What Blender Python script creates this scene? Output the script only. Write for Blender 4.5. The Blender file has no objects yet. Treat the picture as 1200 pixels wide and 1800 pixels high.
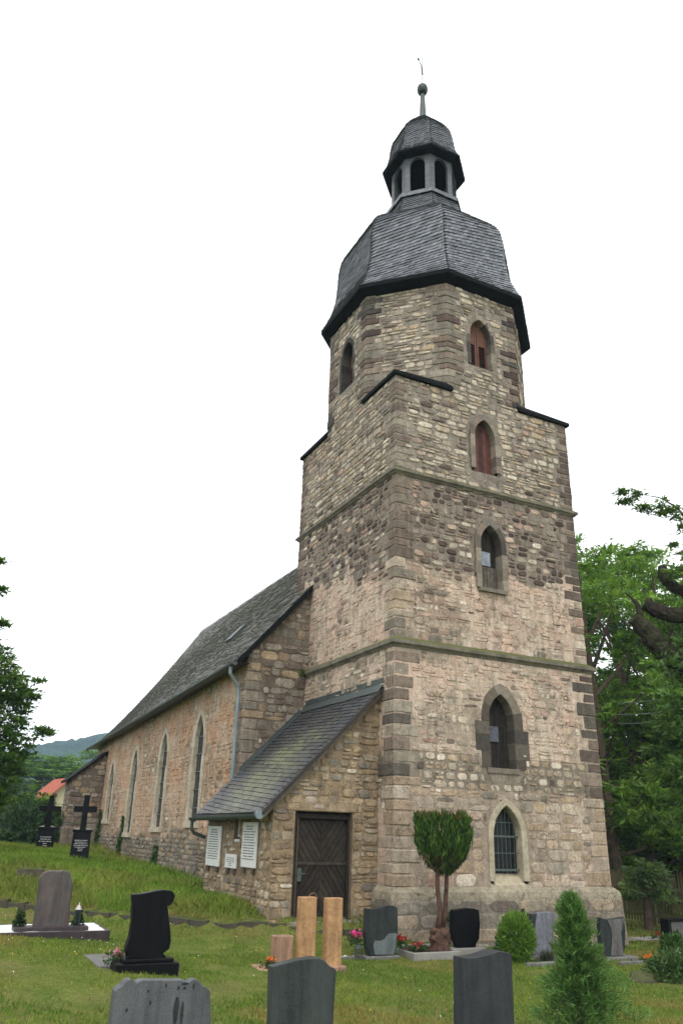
import bpy, math, random
import numpy as np
from math import sin, cos, pi, radians, hypot, atan2
from mathutils import Vector, Matrix

rnd = random.Random(7)
sc = bpy.context.scene
COL = sc.collection

# ------------------------------------------------------------------ camera
F_PX = 1373.51
CAM = np.array([-9.1197, -15.4834, 1.1525])
YAW, PIT, ROL = radians(26.3103), radians(22.3869), radians(1.6942)
FW = np.array([sin(YAW) * cos(PIT), cos(YAW) * cos(PIT), sin(PIT)])
_r = np.array([cos(YAW), -sin(YAW), 0.0])
_u = np.cross(_r, FW)
RT = _r * cos(ROL) + _u * sin(ROL)
UP = -_r * sin(ROL) + _u * cos(ROL)
cd = bpy.data.cameras.new('camera')
cam = bpy.data.objects.new('camera', cd)
COL.objects.link(cam)
cam.matrix_world = Matrix(((RT[0], UP[0], -FW[0], CAM[0]), (RT[1], UP[1], -FW[1], CAM[1]),
                           (RT[2], UP[2], -FW[2], CAM[2]), (0, 0, 0, 1)))
cd.sensor_fit = 'VERTICAL'
cd.sensor_height = 36.0
cd.sensor_width = 24.0
cd.lens = F_PX / 1800 * 36.0
cd.clip_start = 0.1
cd.clip_end = 4000
sc.camera = cam
sc.render.resolution_x, sc.render.resolution_y = 682, 1024


def ray(px, py):
    return FW + RT * (px - 600) / F_PX - UP * (py - 900) / F_PX


def at(px, py, dist):
    """point seen at a pixel of the photo, at a horizontal distance from the camera"""
    d = ray(px, py)
    return CAM + d * dist / hypot(d[0], d[1])


# ------------------------------------------------------------------ terrain
CP = np.array([
    (-9.1, -15.5, -.55), (-4.2, -6.2, -.88), (-7.3, -5.2, -.72), (0, -7.3, -.98), (4, -3, -1.02), (8, -6, -1.1),
    (1.2, -.1, -.9), (2.7, -.2, -.98), (6, -.3, -1.05), (9, 0, -1.1), (12, 5, -1.1), (20, 15, -1.0), (30, 5, -1.0),
    (-.2, -.4, -.78), (-1.3, .55, -.52), (-2.6, .6, -.5), (-2.9, 2.2, -.36), (-2.7, 4.2, -.32), (-1.9, 7, -.36),
    (-1.8, 12.5, -.22), (-1.8, 16, -.1), (-1.8, 20, .08), (-1.8, 23.5, .28), (-3.4, 23, .3), (-4.3, 12.2, .2),
    (-4.7, 17.2, .28), (-6.2, 7.8, -.02), (-8, 6.8, .05), (-3.7, 4.5, -.2), (-10, 10, .3), (-12, 20, .7), (-6, 28, .6),
    (-2, .05, -.78), (-3.3, .7, -.72), (-6.6, .2, -.6), (-7.2, 3.6, -.55), (-5, 2.2, -.63), (-5.6, -3, -.72),
    (-9, 3, -.4), (-12, 0, -.1), (-14, -10, -.1), (3, -14, -.9), (12, -12, -1.1), (-3, -12, -.75),
    (6, 40, -.2), (15, 45, -.8), (-20, 45, 1.5), (-25, 10, 1.8), (35, 35, -1.0), (0, 60, .8), (40, -20, -1.2), (-20, -40, .2), (20, -45, -.8)])
_P = CP[:, :2]


def _tps(r2):
    return np.where(r2 > 0, 0.5 * r2 * np.log(r2 + 1e-12), 0.0)


_n = len(_P)
_K = _tps(((_P[:, None] - _P[None]) ** 2).sum(-1)) + np.eye(_n) * 0.6
_Q = np.hstack([np.ones((_n, 1)), _P])
_A = np.block([[_K, _Q], [_Q.T, np.zeros((3, 3))]])
_W = np.linalg.solve(_A, np.concatenate([CP[:, 2], np.zeros(3)]))
# foot line of the grass bank (stone edging runs along it)
EDGE = np.array([(-10.5, 5.6), (-8.6, 5.0), (-7.0, 4.3), (-5.0, 2.75), (-3.3, 1.15), (-2.2, .5), (-1.5, .18), (-.6, .0)])


def edge_dist(x, y):
    """signed distance to the edging, positive on the bank side"""
    x = np.asarray(x, float); y = np.asarray(y, float)
    best = np.full(x.shape, 1e9); sg = np.zeros(x.shape)
    for (ax, ay), (bx, by) in zip(EDGE[:-1], EDGE[1:]):
        dx, dy = bx - ax, by - ay
        t = np.clip(((x - ax) * dx + (y - ay) * dy) / (dx * dx + dy * dy), 0, 1)
        ex, ey = x - ax - t * dx, y - ay - t * dy
        d = np.hypot(ex, ey)
        s = np.sign(dx * (y - ay) - dy * (x - ax))
        m = d < best
        best = np.where(m, d, best); sg = np.where(m, s, sg)
    return best * sg


def gz(x, y):
    x = np.asarray(x, float); y = np.asarray(y, float)
    sh = x.shape
    X = x.ravel(); Y = y.ravel()
    fade = np.clip(np.hypot(X - 0, Y - 5) / 55, 1, None)
    Xc, Yc = X / fade, 5 + (Y - 5) / fade
    r2 = (Xc[:, None] - _P[None, :, 0]) ** 2 + (Yc[:, None] - _P[None, :, 1]) ** 2
    z = _tps(r2) @ _W[:_n] + _W[_n] + _W[_n + 1] * Xc + _W[_n + 2] * Yc
    d = edge_dist(X, Y)
    k = np.clip((X + 10.5) / 3, 0, 1) * np.clip((0.0 - X) / .6, 0, 1)
    z = z + k * (np.where(d > 0, .10 * np.exp(-np.abs(d) / 1.0), -.05 * np.exp(-np.abs(d) / .8)))
    return z.reshape(sh)


def g1(x, y):
    return float(gz(np.array([x]), np.array([y]))[0])


def ground(px, py):
    d = ray(px, py)
    t = np.linspace(2, 90, 4000)
    pts = CAM[None] + d[None] * t[:, None]
    h = gz(pts[:, 0], pts[:, 1]) - pts[:, 2]
    i = int(np.argmax(h > 0))
    return pts[i]


def noise2(x, y, seed, sc_=1.0, octv=4):
    """value noise, arrays in, about 0..1 out"""
    x = np.asarray(x, float) * sc_; y = np.asarray(y, float) * sc_
    tot = np.zeros(np.broadcast(x, y).shape); amp = 1; s = 0
    for o in range(octv):
        xi = np.floor(x).astype(np.int64); yi = np.floor(y).astype(np.int64)
        fx = x - xi; fy = y - yi
        fx = fx * fx * (3 - 2 * fx); fy = fy * fy * (3 - 2 * fy)

        def h(a, b):
            n = (a * 374761393 + b * 668265263 + (seed + o * 17) * 144665) & 0x7fffffff
            n = ((n ^ (n >> 13)) * 1274126177) & 0x7fffffff
            return ((n ^ (n >> 16)) & 0xffff) / 65535.0
        v = (h(xi, yi) * (1 - fx) + h(xi + 1, yi) * fx) * (1 - fy) + (h(xi, yi + 1) * (1 - fx) + h(xi + 1, yi + 1) * fx) * fy
        tot += v * amp; s += amp; amp *= .5
        x = x * 2.03 + 7.1; y = y * 2.03 + 3.7
    return tot / s


_NC = {}


def n1(x, y, seed, s=1.0):
    k = (round(float(x) * 25), round(float(y) * 25), seed, s)
    if k not in _NC:
        _NC[k] = float(noise2(np.array([k[0] / 25]), np.array([k[1] / 25]), seed, s)[0])
    return _NC[k]


# ------------------------------------------------------------------ node helpers
def mat(name):
    m = bpy.data.materials.new(name); m.use_nodes = True
    nt = m.node_tree; b = nt.nodes['Principled BSDF']
    return m, nt, b


def N(nt, typ, **kw):
    n = nt.nodes.new(typ)
    for k, v in kw.items():
        setattr(n, k, v)
    return n


def noise(nt, scale, detail=5, rough=.55, coord=None, dist=0.0):
    n = N(nt, 'ShaderNodeTexNoise')
    n.inputs['Scale'].default_value = scale; n.inputs['Detail'].default_value = detail
    n.inputs['Roughness'].default_value = rough; n.inputs['Distortion'].default_value = dist
    if coord is None:
        coord = N(nt, 'ShaderNodeTexCoord').outputs['Object']
    nt.links.new(coord, n.inputs['Vector'])
    return n.outputs['Fac']


def ramp(nt, fac, stops):
    r = N(nt, 'ShaderNodeValToRGB')
    e = r.color_ramp.elements
    while len(e) < len(stops):
        e.new(.5)
    for k, (p, c) in enumerate(stops):
        e[k].position = p
        e[k].color = (c, c, c, 1) if isinstance(c, (int, float)) else (*c, 1)
    nt.links.new(fac, r.inputs['Fac'])
    return r.outputs['Color']


def mix(nt, fac, a, b, mode='MIX'):
    m = N(nt, 'ShaderNodeMix', data_type='RGBA', blend_type=mode)
    for sock, v in ((m.inputs[0], fac), (m.inputs[6], a), (m.inputs[7], b)):
        if isinstance(v, (int, float)):
            sock.default_value = v
        elif isinstance(v, tuple):
            sock.default_value = (*v, 1)
        else:
            nt.links.new(v, sock)
    return m.outputs[2]


def math_(nt, op, a, b=0.0, clamp=False):
    m = N(nt, 'ShaderNodeMath', operation=op, use_clamp=clamp)
    for i, v in enumerate((a, b)):
        if isinstance(v, (int, float)):
            m.inputs[i].default_value = v
        else:
            nt.links.new(v, m.inputs[i])
    return m.outputs[0]


def bump(nt, b, h, strength=.4, dist=.02):
    n = N(nt, 'ShaderNodeBump')
    n.inputs['Strength'].default_value = strength; n.inputs['Distance'].default_value = dist
    nt.links.new(h, n.inputs['Height'])
    nt.links.new(n.outputs[0], b.inputs['Normal'])


def attr(nt):
    a = N(nt, 'ShaderNodeAttribute', attribute_name='col')
    return a.outputs['Color'], a.outputs['Alpha']


def m_simple(name, c, rough=.7, var=.25, scale=12, spec=.3, bmp=.2, metal=0.0, c2=None, bscale=None, usecol=False, bdist=.01):
    m, nt, b = mat(name)
    f = noise(nt, scale, 6)
    if usecol:
        base = attr(nt)[0]
    else:
        base = c
    lo = ramp(nt, f, [(.25, 1 - var), (.75, 1 + var)])
    colr = mix(nt, 1.0, base, lo, 'MULTIPLY')
    if c2 is not None:
        f2 = noise(nt, scale * .25, 5, .6)
        colr = mix(nt, ramp(nt, f2, [(.42, 0.0), (.62, 1.0)]), colr, c2)
    nt.links.new(colr, b.inputs['Base Color'])
    b.inputs['Roughness'].default_value = rough
    b.inputs['Specular IOR Level'].default_value = spec
    b.inputs['Metallic'].default_value = metal
    if bmp:
        bump(nt, b, noise(nt, bscale or scale * 3, 6), bmp, bdist)
    return m


def m_masonry(name, pl1, pl2, stain=.5, tint=(1.13, 1.09, 1.065)):
    """stone and mortar take their own colours from the mesh; alpha tells how much old plaster still covers a spot"""
    m, nt, b = mat(name)
    c, a = attr(nt)
    big = noise(nt, .7, 6, .6)
    med = noise(nt, 6, 8, .65)
    fine = noise(nt, 26, 6, .7)
    c = mix(nt, 1.0, c, ramp(nt, big, [(.3, .82), (.7, 1.16)]), 'MULTIPLY')
    c = mix(nt, 1.0, c, ramp(nt, med, [(.3, .72), (.7, 1.22)]), 'MULTIPLY')
    c = mix(nt, 1.0, c, ramp(nt, fine, [(.28, .66), (.72, 1.28)]), 'MULTIPLY')
    pn = noise(nt, 2.2, 9, .68, dist=.6)
    s = math_(nt, 'ADD', pn, a)
    fac = ramp(nt, math_(nt, 'SUBTRACT', s, .5), [(.44, 0.0), (.56, 1.0)])
    plc = mix(nt, ramp(nt, noise(nt, 1.3, 6), [(.38, 0.0), (.62, 1.0)]), pl1, pl2)
    plc = mix(nt, 1.0, plc, ramp(nt, fine, [(.25, .72), (.75, 1.2)]), 'MULTIPLY')
    plc = mix(nt, 1.0, plc, ramp(nt, med, [(.25, .8), (.75, 1.15)]), 'MULTIPLY')
    c = mix(nt, math_(nt, 'MULTIPLY', fac, .82), c, plc)
    vo = N(nt, 'ShaderNodeTexVoronoi', feature='DISTANCE_TO_EDGE'); vo.inputs['Scale'].default_value = 3.4
    wv = N(nt, 'ShaderNodeVectorMath', operation='MULTIPLY_ADD')
    tcx = N(nt, 'ShaderNodeTexCoord').outputs['Object']
    nz = N(nt, 'ShaderNodeTexNoise'); nz.inputs['Scale'].default_value = 5; nz.inputs['Detail'].default_value = 6
    nt.links.new(tcx, nz.inputs['Vector']); nt.links.new(nz.outputs['Color'], wv.inputs[0])
    wv.inputs[1].default_value = (.35, .35, .35); nt.links.new(tcx, wv.inputs[2]); nt.links.new(wv.outputs[0], vo.inputs['Vector'])
    crack = ramp(nt, vo.outputs['Distance'], [(.012, 1.0), (.035, 0.0)])
    patchy = ramp(nt, noise(nt, 1.1, 5, .6), [(.42, 0.0), (.58, .75)])
    c = mix(nt, math_(nt, 'MULTIPLY', crack, patchy), c, (.085, .065, .05))
    pit = ramp(nt, noise(nt, 13, 6, .75, dist=.8), [(.64, 0.0), (.70, .7)])
    c = mix(nt, pit, c, (.10, .078, .06))
    # dark weather stains of their own shape
    st = ramp(nt, noise(nt, 1.7, 8, .7, dist=1.0), [(.56, 0.0), (.72, stain)])
    c = mix(nt, st, c, (.075, .065, .05))
    # vertical rain streaks
    mp = N(nt, 'ShaderNodeMapping'); mp.inputs['Scale'].default_value = (5, 5, .35)
    nt.links.new(tcx, mp.inputs['Vector'])
    c = mix(nt, 1.0, c, ramp(nt, noise(nt, 1.4, 5, .65, mp.outputs[0]), [(.36, .80), (.52, 1.0), (.7, 1.10)]), 'MULTIPLY')
    c = mix(nt, 1.0, c, tint, 'MULTIPLY')
    nt.links.new(c, b.inputs['Base Color'])
    b.inputs['Roughness'].default_value = .92
    b.inputs['Specular IOR Level'].default_value = .15
    h = math_(nt, 'ADD', math_(nt, 'MULTIPLY', med, .6), math_(nt, 'MULTIPLY', fine, .4))
    bump(nt, b, h, .75, .05)
    return m


M = {}
M['tower'] = m_masonry('tower_rubble_stone', (.58, .425, .34), (.57, .485, .39), .5)
M['nave'] = m_masonry('nave_plastered_stone', (.50, .30, .185), (.50, .40, .30), .6)
M['porch'] = m_masonry('porch_tan_stone', (.42, .32, .20), (.38, .32, .235), .4)
M['gable'] = m_masonry('gable_grey_stone', (.25, .2, .15), (.24, .21, .17), .6)


def m_stone_trim(name, c, dark=None, moss=None):
    m, nt, b = mat(name)
    f = noise(nt, 9, 8, .65)
    col = mix(nt, 1.0, attr(nt)[0] if c is None else c, ramp(nt, f, [(.28, .68), (.72, 1.25)]), 'MULTIPLY')
    if dark:
        col = mix(nt, ramp(nt, noise(nt, 2.4, 6, .65), [(.45, 0.0), (.65, .8)]), col, dark)
    if moss:
        geo = N(nt, 'ShaderNodeNewGeometry')
        sep = N(nt, 'ShaderNodeSeparateXYZ'); nt.links.new(geo.outputs['Normal'], sep.inputs[0])
        up = ramp(nt, math_(nt, 'ADD', sep.outputs[2], math_(nt, 'MULTIPLY', math_(nt, 'SUBTRACT', f, .5), 1.2)), [(.2, 0.0), (.5, .85)])
        col = mix(nt, up, col, moss)
    nt.links.new(col, b.inputs['Base Color'])
    b.inputs['Roughness'].default_value = .9
    b.inputs['Specular IOR Level'].default_value = .2
    bump(nt, b, noise(nt, 30, 7, .65), .6, .03)
    return m


M['string'] = m_stone_trim('string_course_stone', (.2, .18, .14), (.1, .09, .07), (.10, .105, .03))
M['surround'] = m_stone_trim('window_surround_stone', None)
M['sandstone'] = m_stone_trim('new_sandstone', (.43, .37, .26), (.36, .31, .23))
M['plinth'] = m_masonry('plinth_stone', (.3, .26, .2), (.24, .22, .18), .8)


def m_slate(name, moss=0.0, mosscol=(.16, .165, .07)):
    m, nt, b = mat(name)
    c, a = attr(nt)
    c = mix(nt, 1.0, c, ramp(nt, noise(nt, 5, 7, .65), [(.3, .84), (.7, 1.16)]), 'MULTIPLY')
    if moss:
        c = mix(nt, math_(nt, 'MULTIPLY', a, moss), c, mix(nt, noise(nt, 8, 5), mosscol, (.24, .24, .16)))
    nt.links.new(c, b.inputs['Base Color'])
    b.inputs['Roughness'].default_value = .42
    b.inputs['Specular IOR Level'].default_value = .5
    bump(nt, b, noise(nt, 30, 5), .2, .005)
    return m


M['slate'] = m_slate('dark_slate')
M['slate_moss'] = m_slate('mossy_slate', .9)
M['fascia'] = m_simple('black_fascia', (.009, .009, .0095), .85, .3, 6, .08)
M['zinc'] = m_simple('weathered_zinc', (.2, .24, .25), .45, .25, 4, .5, .05, .3)
M['zinc_dark'] = m_simple('dark_zinc', (.06, .075, .07), .5, .3, 4, .5, .05, .2)
M['lead'] = m_simple('dull_lead', (.11, .125, .135), .6, .3, 5, .35, .05, .1)
M['wood_dark'] = m_simple('old_dark_wood', (.05, .038, .027), .75, .5, 9, .25, .4, usecol=True)
M['wood_red'] = m_simple('red_brown_boards', (.17, .07, .045), .7, .35, 7, .25, .3, usecol=True)
M['dark'] = m_simple('shade_black', (.008, .008, .009), .95, .1, 3, .02, 0)  # near-black colour in place of shade inside openings
M['iron'] = m_simple('grey_iron', (.09, .115, .105), .5, .25, 12, .4, .1, .3)
M['glass'] = m_simple('leaded_dark_glass', (.012, .014, .015), .25, .35, 7, .25, .15, bdist=.004)
M['pane_dark'] = m_simple('dark_blue_pane', (.06, .07, .085), .2, .6, 14, .4, .2)
M['pane'] = m_simple('pale_blue_pane', (.2, .23, .27), .2, .5, 12, .6, .2)  # pale bluish glass, mottled tone
M['copper'] = m_simple('green_copper_ball', (.018, .03, .026), .45, .3, 5, .5, .05, .3)
M['white_board'] = m_simple('white_plaque', (.72, .72, .69), .5, .06, 6, .3, .03)
M['ink'] = m_simple('dark_lettering', (.12, .12, .12), .7, .1, 5, .1, 0)
M['ink_white'] = m_simple('pale_lettering', (.55, .56, .56), .6, .1, 5, .1, 0)


# ------------------------------------------------------------------ mesh builder
class MB:
    def __init__(s):
        s.v = []; s.f = []; s.c = []; s.m = []; s.smooth = False

    def add(s, vs, fs, col=(.3, .3, .3, 0.0), mi=0):
        o = len(s.v)
        s.v.extend([tuple(map(float, p)) for p in vs])
        if isinstance(col, list):
            s.c.extend(col)
        else:
            s.c.extend([tuple(col) if len(col) == 4 else (*col, 0.0)] * len(vs))
        for f in fs:
            s.f.append(tuple(i + o for i in f)); s.m.append(mi)

    def box(s, lo, hi, col=(.3, .3, .3, 0), mi=0, bev=0.0, jit=0.0):
        lo = np.array(lo, float); hi = np.array(hi, float)
        c = (lo + hi) / 2; h = (hi - lo) / 2
        if bev <= 0:
            vs = [c + h * np.array([a, b, d]) for d in (-1, 1) for b in (-1, 1) for a in (-1, 1)]
            fs = [(0, 2, 3, 1), (4, 5, 7, 6), (0, 1, 5, 4), (2, 6, 7, 3), (0, 4, 6, 2), (1, 3, 7, 5)]
            s.add(vs, fs, col, mi); return
        bev = min(bev, h.min() * .6)
        vs = []; idx = {}
        for a in (-1, 1):
            for b in (-1, 1):
                for d in (-1, 1):
                    sg = np.array([a, b, d]); j = np.array([rnd.uniform(-jit, jit) for _ in range(3)])
                    for ax in range(3):
                        p = h - bev; p[ax] = h[ax]
                        idx[(a, b, d, ax)] = len(vs); vs.append(c + sg * p + j)
        fs = []
        for ax in range(3):
            o = [q for q in range(3) if q != ax]
            for sgn in (-1, 1):
                ring = []
                for (p, q) in ((-1, -1), (1, -1), (1, 1), (-1, 1)):
                    k = [0, 0, 0]; k[ax] = sgn; k[o[0]] = p; k[o[1]] = q
                    ring.append(idx[(*k, ax)])
                fl = sgn * (1 if ax != 1 else -1)
                fs.append(tuple(ring if fl > 0 else ring[::-1]))
        for ax in range(3):      # edges along axis ax
            o = [q for q in range(3) if q != ax]
            for p in (-1, 1):
                for q in (-1, 1):
                    k0 = [0, 0, 0]; k1 = [0, 0, 0]
                    k0[ax] = -1; k1[ax] = 1
                    for k in (k0, k1):
                        k[o[0]] = p; k[o[1]] = q
                    fs.append((idx[(*k0, o[0])], idx[(*k1, o[0])], idx[(*k1, o[1])], idx[(*k0, o[1])]))
        for a in (-1, 1):
            for b in (-1, 1):
                for d in (-1, 1):
                    fs.append((idx[(a, b, d, 0)], idx[(a, b, d, 1)], idx[(a, b, d, 2)]))
        s.add(vs, fs, col, mi)

    def prism(s, pts, d0, d1, frame=None, col=(.3, .3, .3, 0), mi=0, bev=0.0):
        """extrude the outline pts (u, v) from depth d0 to d1 (frame: O, U, V, N)"""
        if frame is None:
            frame = (np.zeros(3), np.array([1., 0, 0]), np.array([0, 0, 1.]), np.array([0, -1., 0]))
        n = len(pts)
        rings = []
        c = np.mean(np.array(pts), 0)
        if bev > 0:
            def inset(p):
                q = np.array(p) - c
                L = np.hypot(*q) + 1e-9
                return tuple(c + q * (1 - bev / L))
            ins = [inset(p) for p in pts]
            sg = 1 if d1 > d0 else -1
            seq = [(ins, d0), (pts, d0 + sg * bev), (pts, d1 - sg * bev), (ins, d1)]
        else:
            seq = [(pts, d0), (pts, d1)]
        vs = []
        for pp, d in seq:
            vs += [fr(frame, u, v, d) for u, v in pp]
        fs = [tuple(range(n))[::-1], tuple(range((len(seq) - 1) * n, len(seq) * n))]
        for k in range(len(seq) - 1):
            for i in range(n):
                j = (i + 1) % n
                fs.append((k * n + i, k * n + j, (k + 1) * n + j, (k + 1) * n + i))
        s.add(vs, fs, col, mi)

    def tube(s, pts, radii, seg=8, col=(.3, .3, .3, 0), mi=0, caps=True):
        pts = [np.array(p, float) for p in pts]
        if isinstance(radii, (int, float)):
            radii = [radii] * len(pts)
        vs = []; fs = []
        prev = None
        for i, p in enumerate(pts):
            t = pts[min(i + 1, len(pts) - 1)] - pts[max(i - 1, 0)]
            t /= np.linalg.norm(t) + 1e-9
            a = np.array([0, 0, 1.]) if abs(t[2]) < .9 else np.array([1., 0, 0])
            if prev is not None:
                a = prev
            b = np.cross(t, a); b /= np.linalg.norm(b) + 1e-9
            a2 = np.cross(b, t); prev = a2
            for k in range(seg):
                th = 2 * pi * k / seg
                vs.append(p + radii[i] * (a2 * cos(th) + b * sin(th)))
        for i in range(len(pts) - 1):
            for k in range(seg):
                k2 = (k + 1) % seg
                fs.append((i * seg + k, i * seg + k2, (i + 1) * seg + k2, (i + 1) * seg + k))
        if caps:
            fs.append(tuple(range(seg))[::-1]); fs.append(tuple((len(pts) - 1) * seg + k for k in range(seg)))
        s.add(vs, fs, col, mi)

    def lathe(s, prof, seg=16, o=(0, 0, 0), col=(.3, .3, .3, 0), mi=0):
        s.tube([(o[0], o[1], o[2] + z) for r, z in prof], [r for r, z in prof], seg, col, mi)

    def build(s, name, mats, parent=None, label=None, off=None, smooth=False):
        me = bpy.data.meshes.new(name)
        v = np.array(s.v, float)
        if off is None and parent is not None:
            off = ROOT_OFF.get(parent.name)
        if off is not None:
            v = v - np.array(off)
        me.from_pydata(v.tolist(), [], s.f)
        mats = mats if isinstance(mats, list) else [mats]
        for m in mats:
            me.materials.append(M[m] if isinstance(m, str) else m)
        if len(mats) > 1:
            me.polygons.foreach_set('material_index', np.array(s.m, dtype=np.int32))
        at_ = me.attributes.new('col', 'FLOAT_COLOR', 'POINT')
        at_.data.foreach_set('color', np.array(s.c, dtype=np.float32).ravel())
        if smooth:
            me.polygons.foreach_set('use_smooth', np.ones(len(me.polygons), dtype=bool))
        me.update()
        o = bpy.data.objects.new(name, me)
        COL.objects.link(o)
        if parent is not None:
            o.parent = parent
        if off is not None:
            ROOT_OFF[o.name] = off
        if label:
            o['label'] = label
        return o


ROOT_OFF = {}


def fr(F, u, v, n=0.0):
    return F[0] + F[1] * u + F[2] * v + F[3] * n


def frame(o, u, n):
    return (np.array(o, float), np.array(u, float), np.array([0, 0, 1.]), np.array(n, float))


def thing(name, label, cat, loc, group=None, rz=0.0):
    o = bpy.data.objects.new(name, None)
    o.empty_display_size = .2
    COL.objects.link(o)
    o.location = tuple(map(float, loc)); o.rotation_euler = (0, 0, rz)
    o['label'] = label; o['category'] = cat
    if group:
        o['group'] = group
    return o


def tag(o, label, cat, group=None):
    o['label'] = label; o['category'] = cat
    if group:
        o['group'] = group
    return o


# ------------------------------------------------------------------ masonry generators
def lerp(a, b, t):
    return tuple(x + (y - x) * t for x, y in zip(a, b))


PAL = dict(
    cream=[(.50, .43, .345), (.44, .375, .30), (.56, .50, .41), (.38, .32, .255), (.46, .39, .305)],
    buff=[(.40, .31, .215), (.44, .35, .25), (.36, .285, .2), (.41, .345, .265)],
    pink=[(.43, .31, .245), (.46, .355, .285), (.38, .26, .20)],
    brown=[(.165, .128, .103), (.205, .163, .13), (.135, .107, .088), (.245, .198, .16)],
    purple=[(.075, .055, .05), (.09, .065, .055), (.11, .08, .07)],
    grey=[(.24, .215, .175), (.29, .26, .21), (.20, .18, .148)],
    dark=[(.07, .065, .06), (.09, .085, .075), (.055, .05, .048)],
    tan=[(.30, .225, .14), (.36, .28, .18), (.26, .20, .135), (.33, .28, .2)])


def pick(weights):
    t = rnd.random() * sum(w for _, w in weights)
    for k, w in weights:
        t -= w
        if t <= 0:
            c = rnd.choice(PAL[k])
            f = rnd.uniform(.85, 1.15)
            return tuple(x * f for x in c)
    return PAL['cream'][0]


def stone(mb, F, u0, u1, v0, v1, prot, col, n=10, rag=.12):
    cu, cv = (u0 + u1) / 2, (v0 + v1) / 2
    hu, hv = (u1 - u0) / 2, (v1 - v0) / 2
    ph = rnd.uniform(0, 2 * pi)
    tilt = rnd.uniform(-.06, .06)
    out = []
    for k in range(n):
        a = 2 * pi * (k + .5) / n
        ca, sa = cos(a), sin(a)
        q = (abs(ca) ** 8 + abs(sa) ** 8) ** (-.125)
        j = 1 - rag * rnd.random()
        uu, vv = ca * q * hu * j, sa * q * hv * j
        out.append((cu + uu, cv + vv + uu * tilt))
    vs = []
    for u, v in out:
        vs.append(fr(F, u, v, -.012))
    for u, v in out:
        vs.append(fr(F, cu + (u - cu) * .95, cv + (v - cv) * .92, prot * rnd.uniform(.6, .9)))
    for u, v in out:
        vs.append(fr(F, cu + (u - cu) * .8, cv + (v - cv) * .74, prot * rnd.uniform(.85, 1.2)))
    fs = []
    for r_ in (0, 1):
        for k in range(n):
            k2 = (k + 1) % n
            fs.append((r_ * n + k, r_ * n + k2, (r_ + 1) * n + k2, (r_ + 1) * n + k))
    fs.append(tuple(range(2 * n, 3 * n)))
    mb.add(vs, fs, col)


TRIM = [(0, 0), (.07, 0), (0, .07), (.14, 0), (0, .14), (.22, 0), (0, .22), (.3, 0), (0, .3)]


def rubble(mb, F, u0, u1, v0, v1, inside, style, mortar, uvseed=0, cell=.085, grid=True, skewv=None):
    """rough mortar sheet plus one raised block per stone. style(u, v) -> dict; mortar(u, v) -> rgba"""
    if grid:
        nu = max(2, int((u1 - u0) / cell)); nv = max(2, int((v1 - v0) / cell))
        us = np.linspace(u0, u1, nu + 1); vs = np.linspace(v0, v1, nv + 1)
        UU, VV = np.meshgrid(us, vs)
        rel = (noise2(UU, VV, uvseed + 3, 6, 3) - .5) * .022
        rel[:, 0] = rel[:, -1] = 0
        idx = -np.ones(UU.shape, int)
        verts = []; cols = []; faces = []
        for j in range(nv):
            for i in range(nu):
                if not inside((us[i] + us[i + 1]) / 2, (vs[j] + vs[j + 1]) / 2, 0):
                    continue
                q = []
                for (jj, ii) in ((j, i), (j, i + 1), (j + 1, i + 1), (j + 1, i)):
                    if idx[jj, ii] < 0:
                        idx[jj, ii] = len(verts)
                        verts.append(fr(F, us[ii], vs[jj], rel[jj, ii]))
                        cols.append(mortar(us[ii], vs[jj]))
                    q.append(idx[jj, ii])
                faces.append(tuple(q))
        mb.add(verts, faces, cols)
    v = v0
    while v < v1 - .03:
        st = style((u0 + u1) / 2, v)
        h = rnd.uniform(*st['h'])
        if v + h > v1:
            h = v1 - v
        u = u0 - rnd.random() * .2
        while u < u1 - .02:
            st = style(u, v + h / 2)
            w = rnd.uniform(*st['w'])
            g = rnd.uniform(*st['g'])
            a, b = max(u, u0), min(u + w, u1)
            pieces = [(a, b, v, v + h)]
            if h > .13 and rnd.random() < st.get('split', .2):
                m_ = v + h * rnd.uniform(.4, .6)
                if rnd.random() < .5:
                    k = a + (b - a) * rnd.uniform(.35, .65)
                    pieces = [(a, b, v, m_), (a, k, m_, v + h), (k, b, m_, v + h)]
                else:
                    pieces = [(a, b, v, m_), (a, b, m_, v + h)]
            for (pa, pb, pc, pd) in pieces:
                if pb - pa < .06:
                    continue
                jv = rnd.uniform(-.012, .012)
                cu, cv = (pa + pb) / 2, (pc + pd) / 2
                ok = False
                for (ta, tb) in TRIM:
                    qa, qb = pa + ta, pb - tb
                    if qb - qa < .09:
                        continue
                    cu = (qa + qb) / 2
                    if inside(cu, cv, 1) and inside(qa + .015, cv, 1) and inside(qb - .015, cv, 1) and inside(cu, pd - .02, 1) and inside(cu, pc + .02, 1) and inside(qa + .03, pd - .02, 1) and inside(qb - .03, pd - .02, 1):
                        ok = True
                        break
                if not ok:
                    continue
                pa, pb = qa, qb
                if rnd.random() < st.get('skip', .04):
                    continue
                col = pick(st['pal'])
                pl = st['pl'] + rnd.uniform(-.06, .06)
                stone(mb, F, pa + g, pb - g, pc + g * .8 + jv, pd - g * .8 + jv, rnd.uniform(*st['p']), (*col, pl), rag=st.get('rag', .14))
            u += w
        v += h


def arch_pts(xc, w, z0, zs, za, n=9):
    a = w / 2; h = za - zs
    out = [(xc - a, z0)]
    if h > a * 1.001:
        c = (h * h - a * a) / (2 * a); R = a + c
        th = atan2(h, c)
        L = [(xc + c - R * cos(th * k / n), zs + R * sin(th * k / n)) for k in range(n + 1)]
    else:
        L = [(xc - a * cos(pi / 2 * k / n), zs + h * sin(pi / 2 * k / n)) for k in range(n + 1)]
    out += L
    out += [(2 * xc - u, v) for u, v in L[:-1][::-1]]
    out.append((xc + a, z0))
    return out


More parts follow.
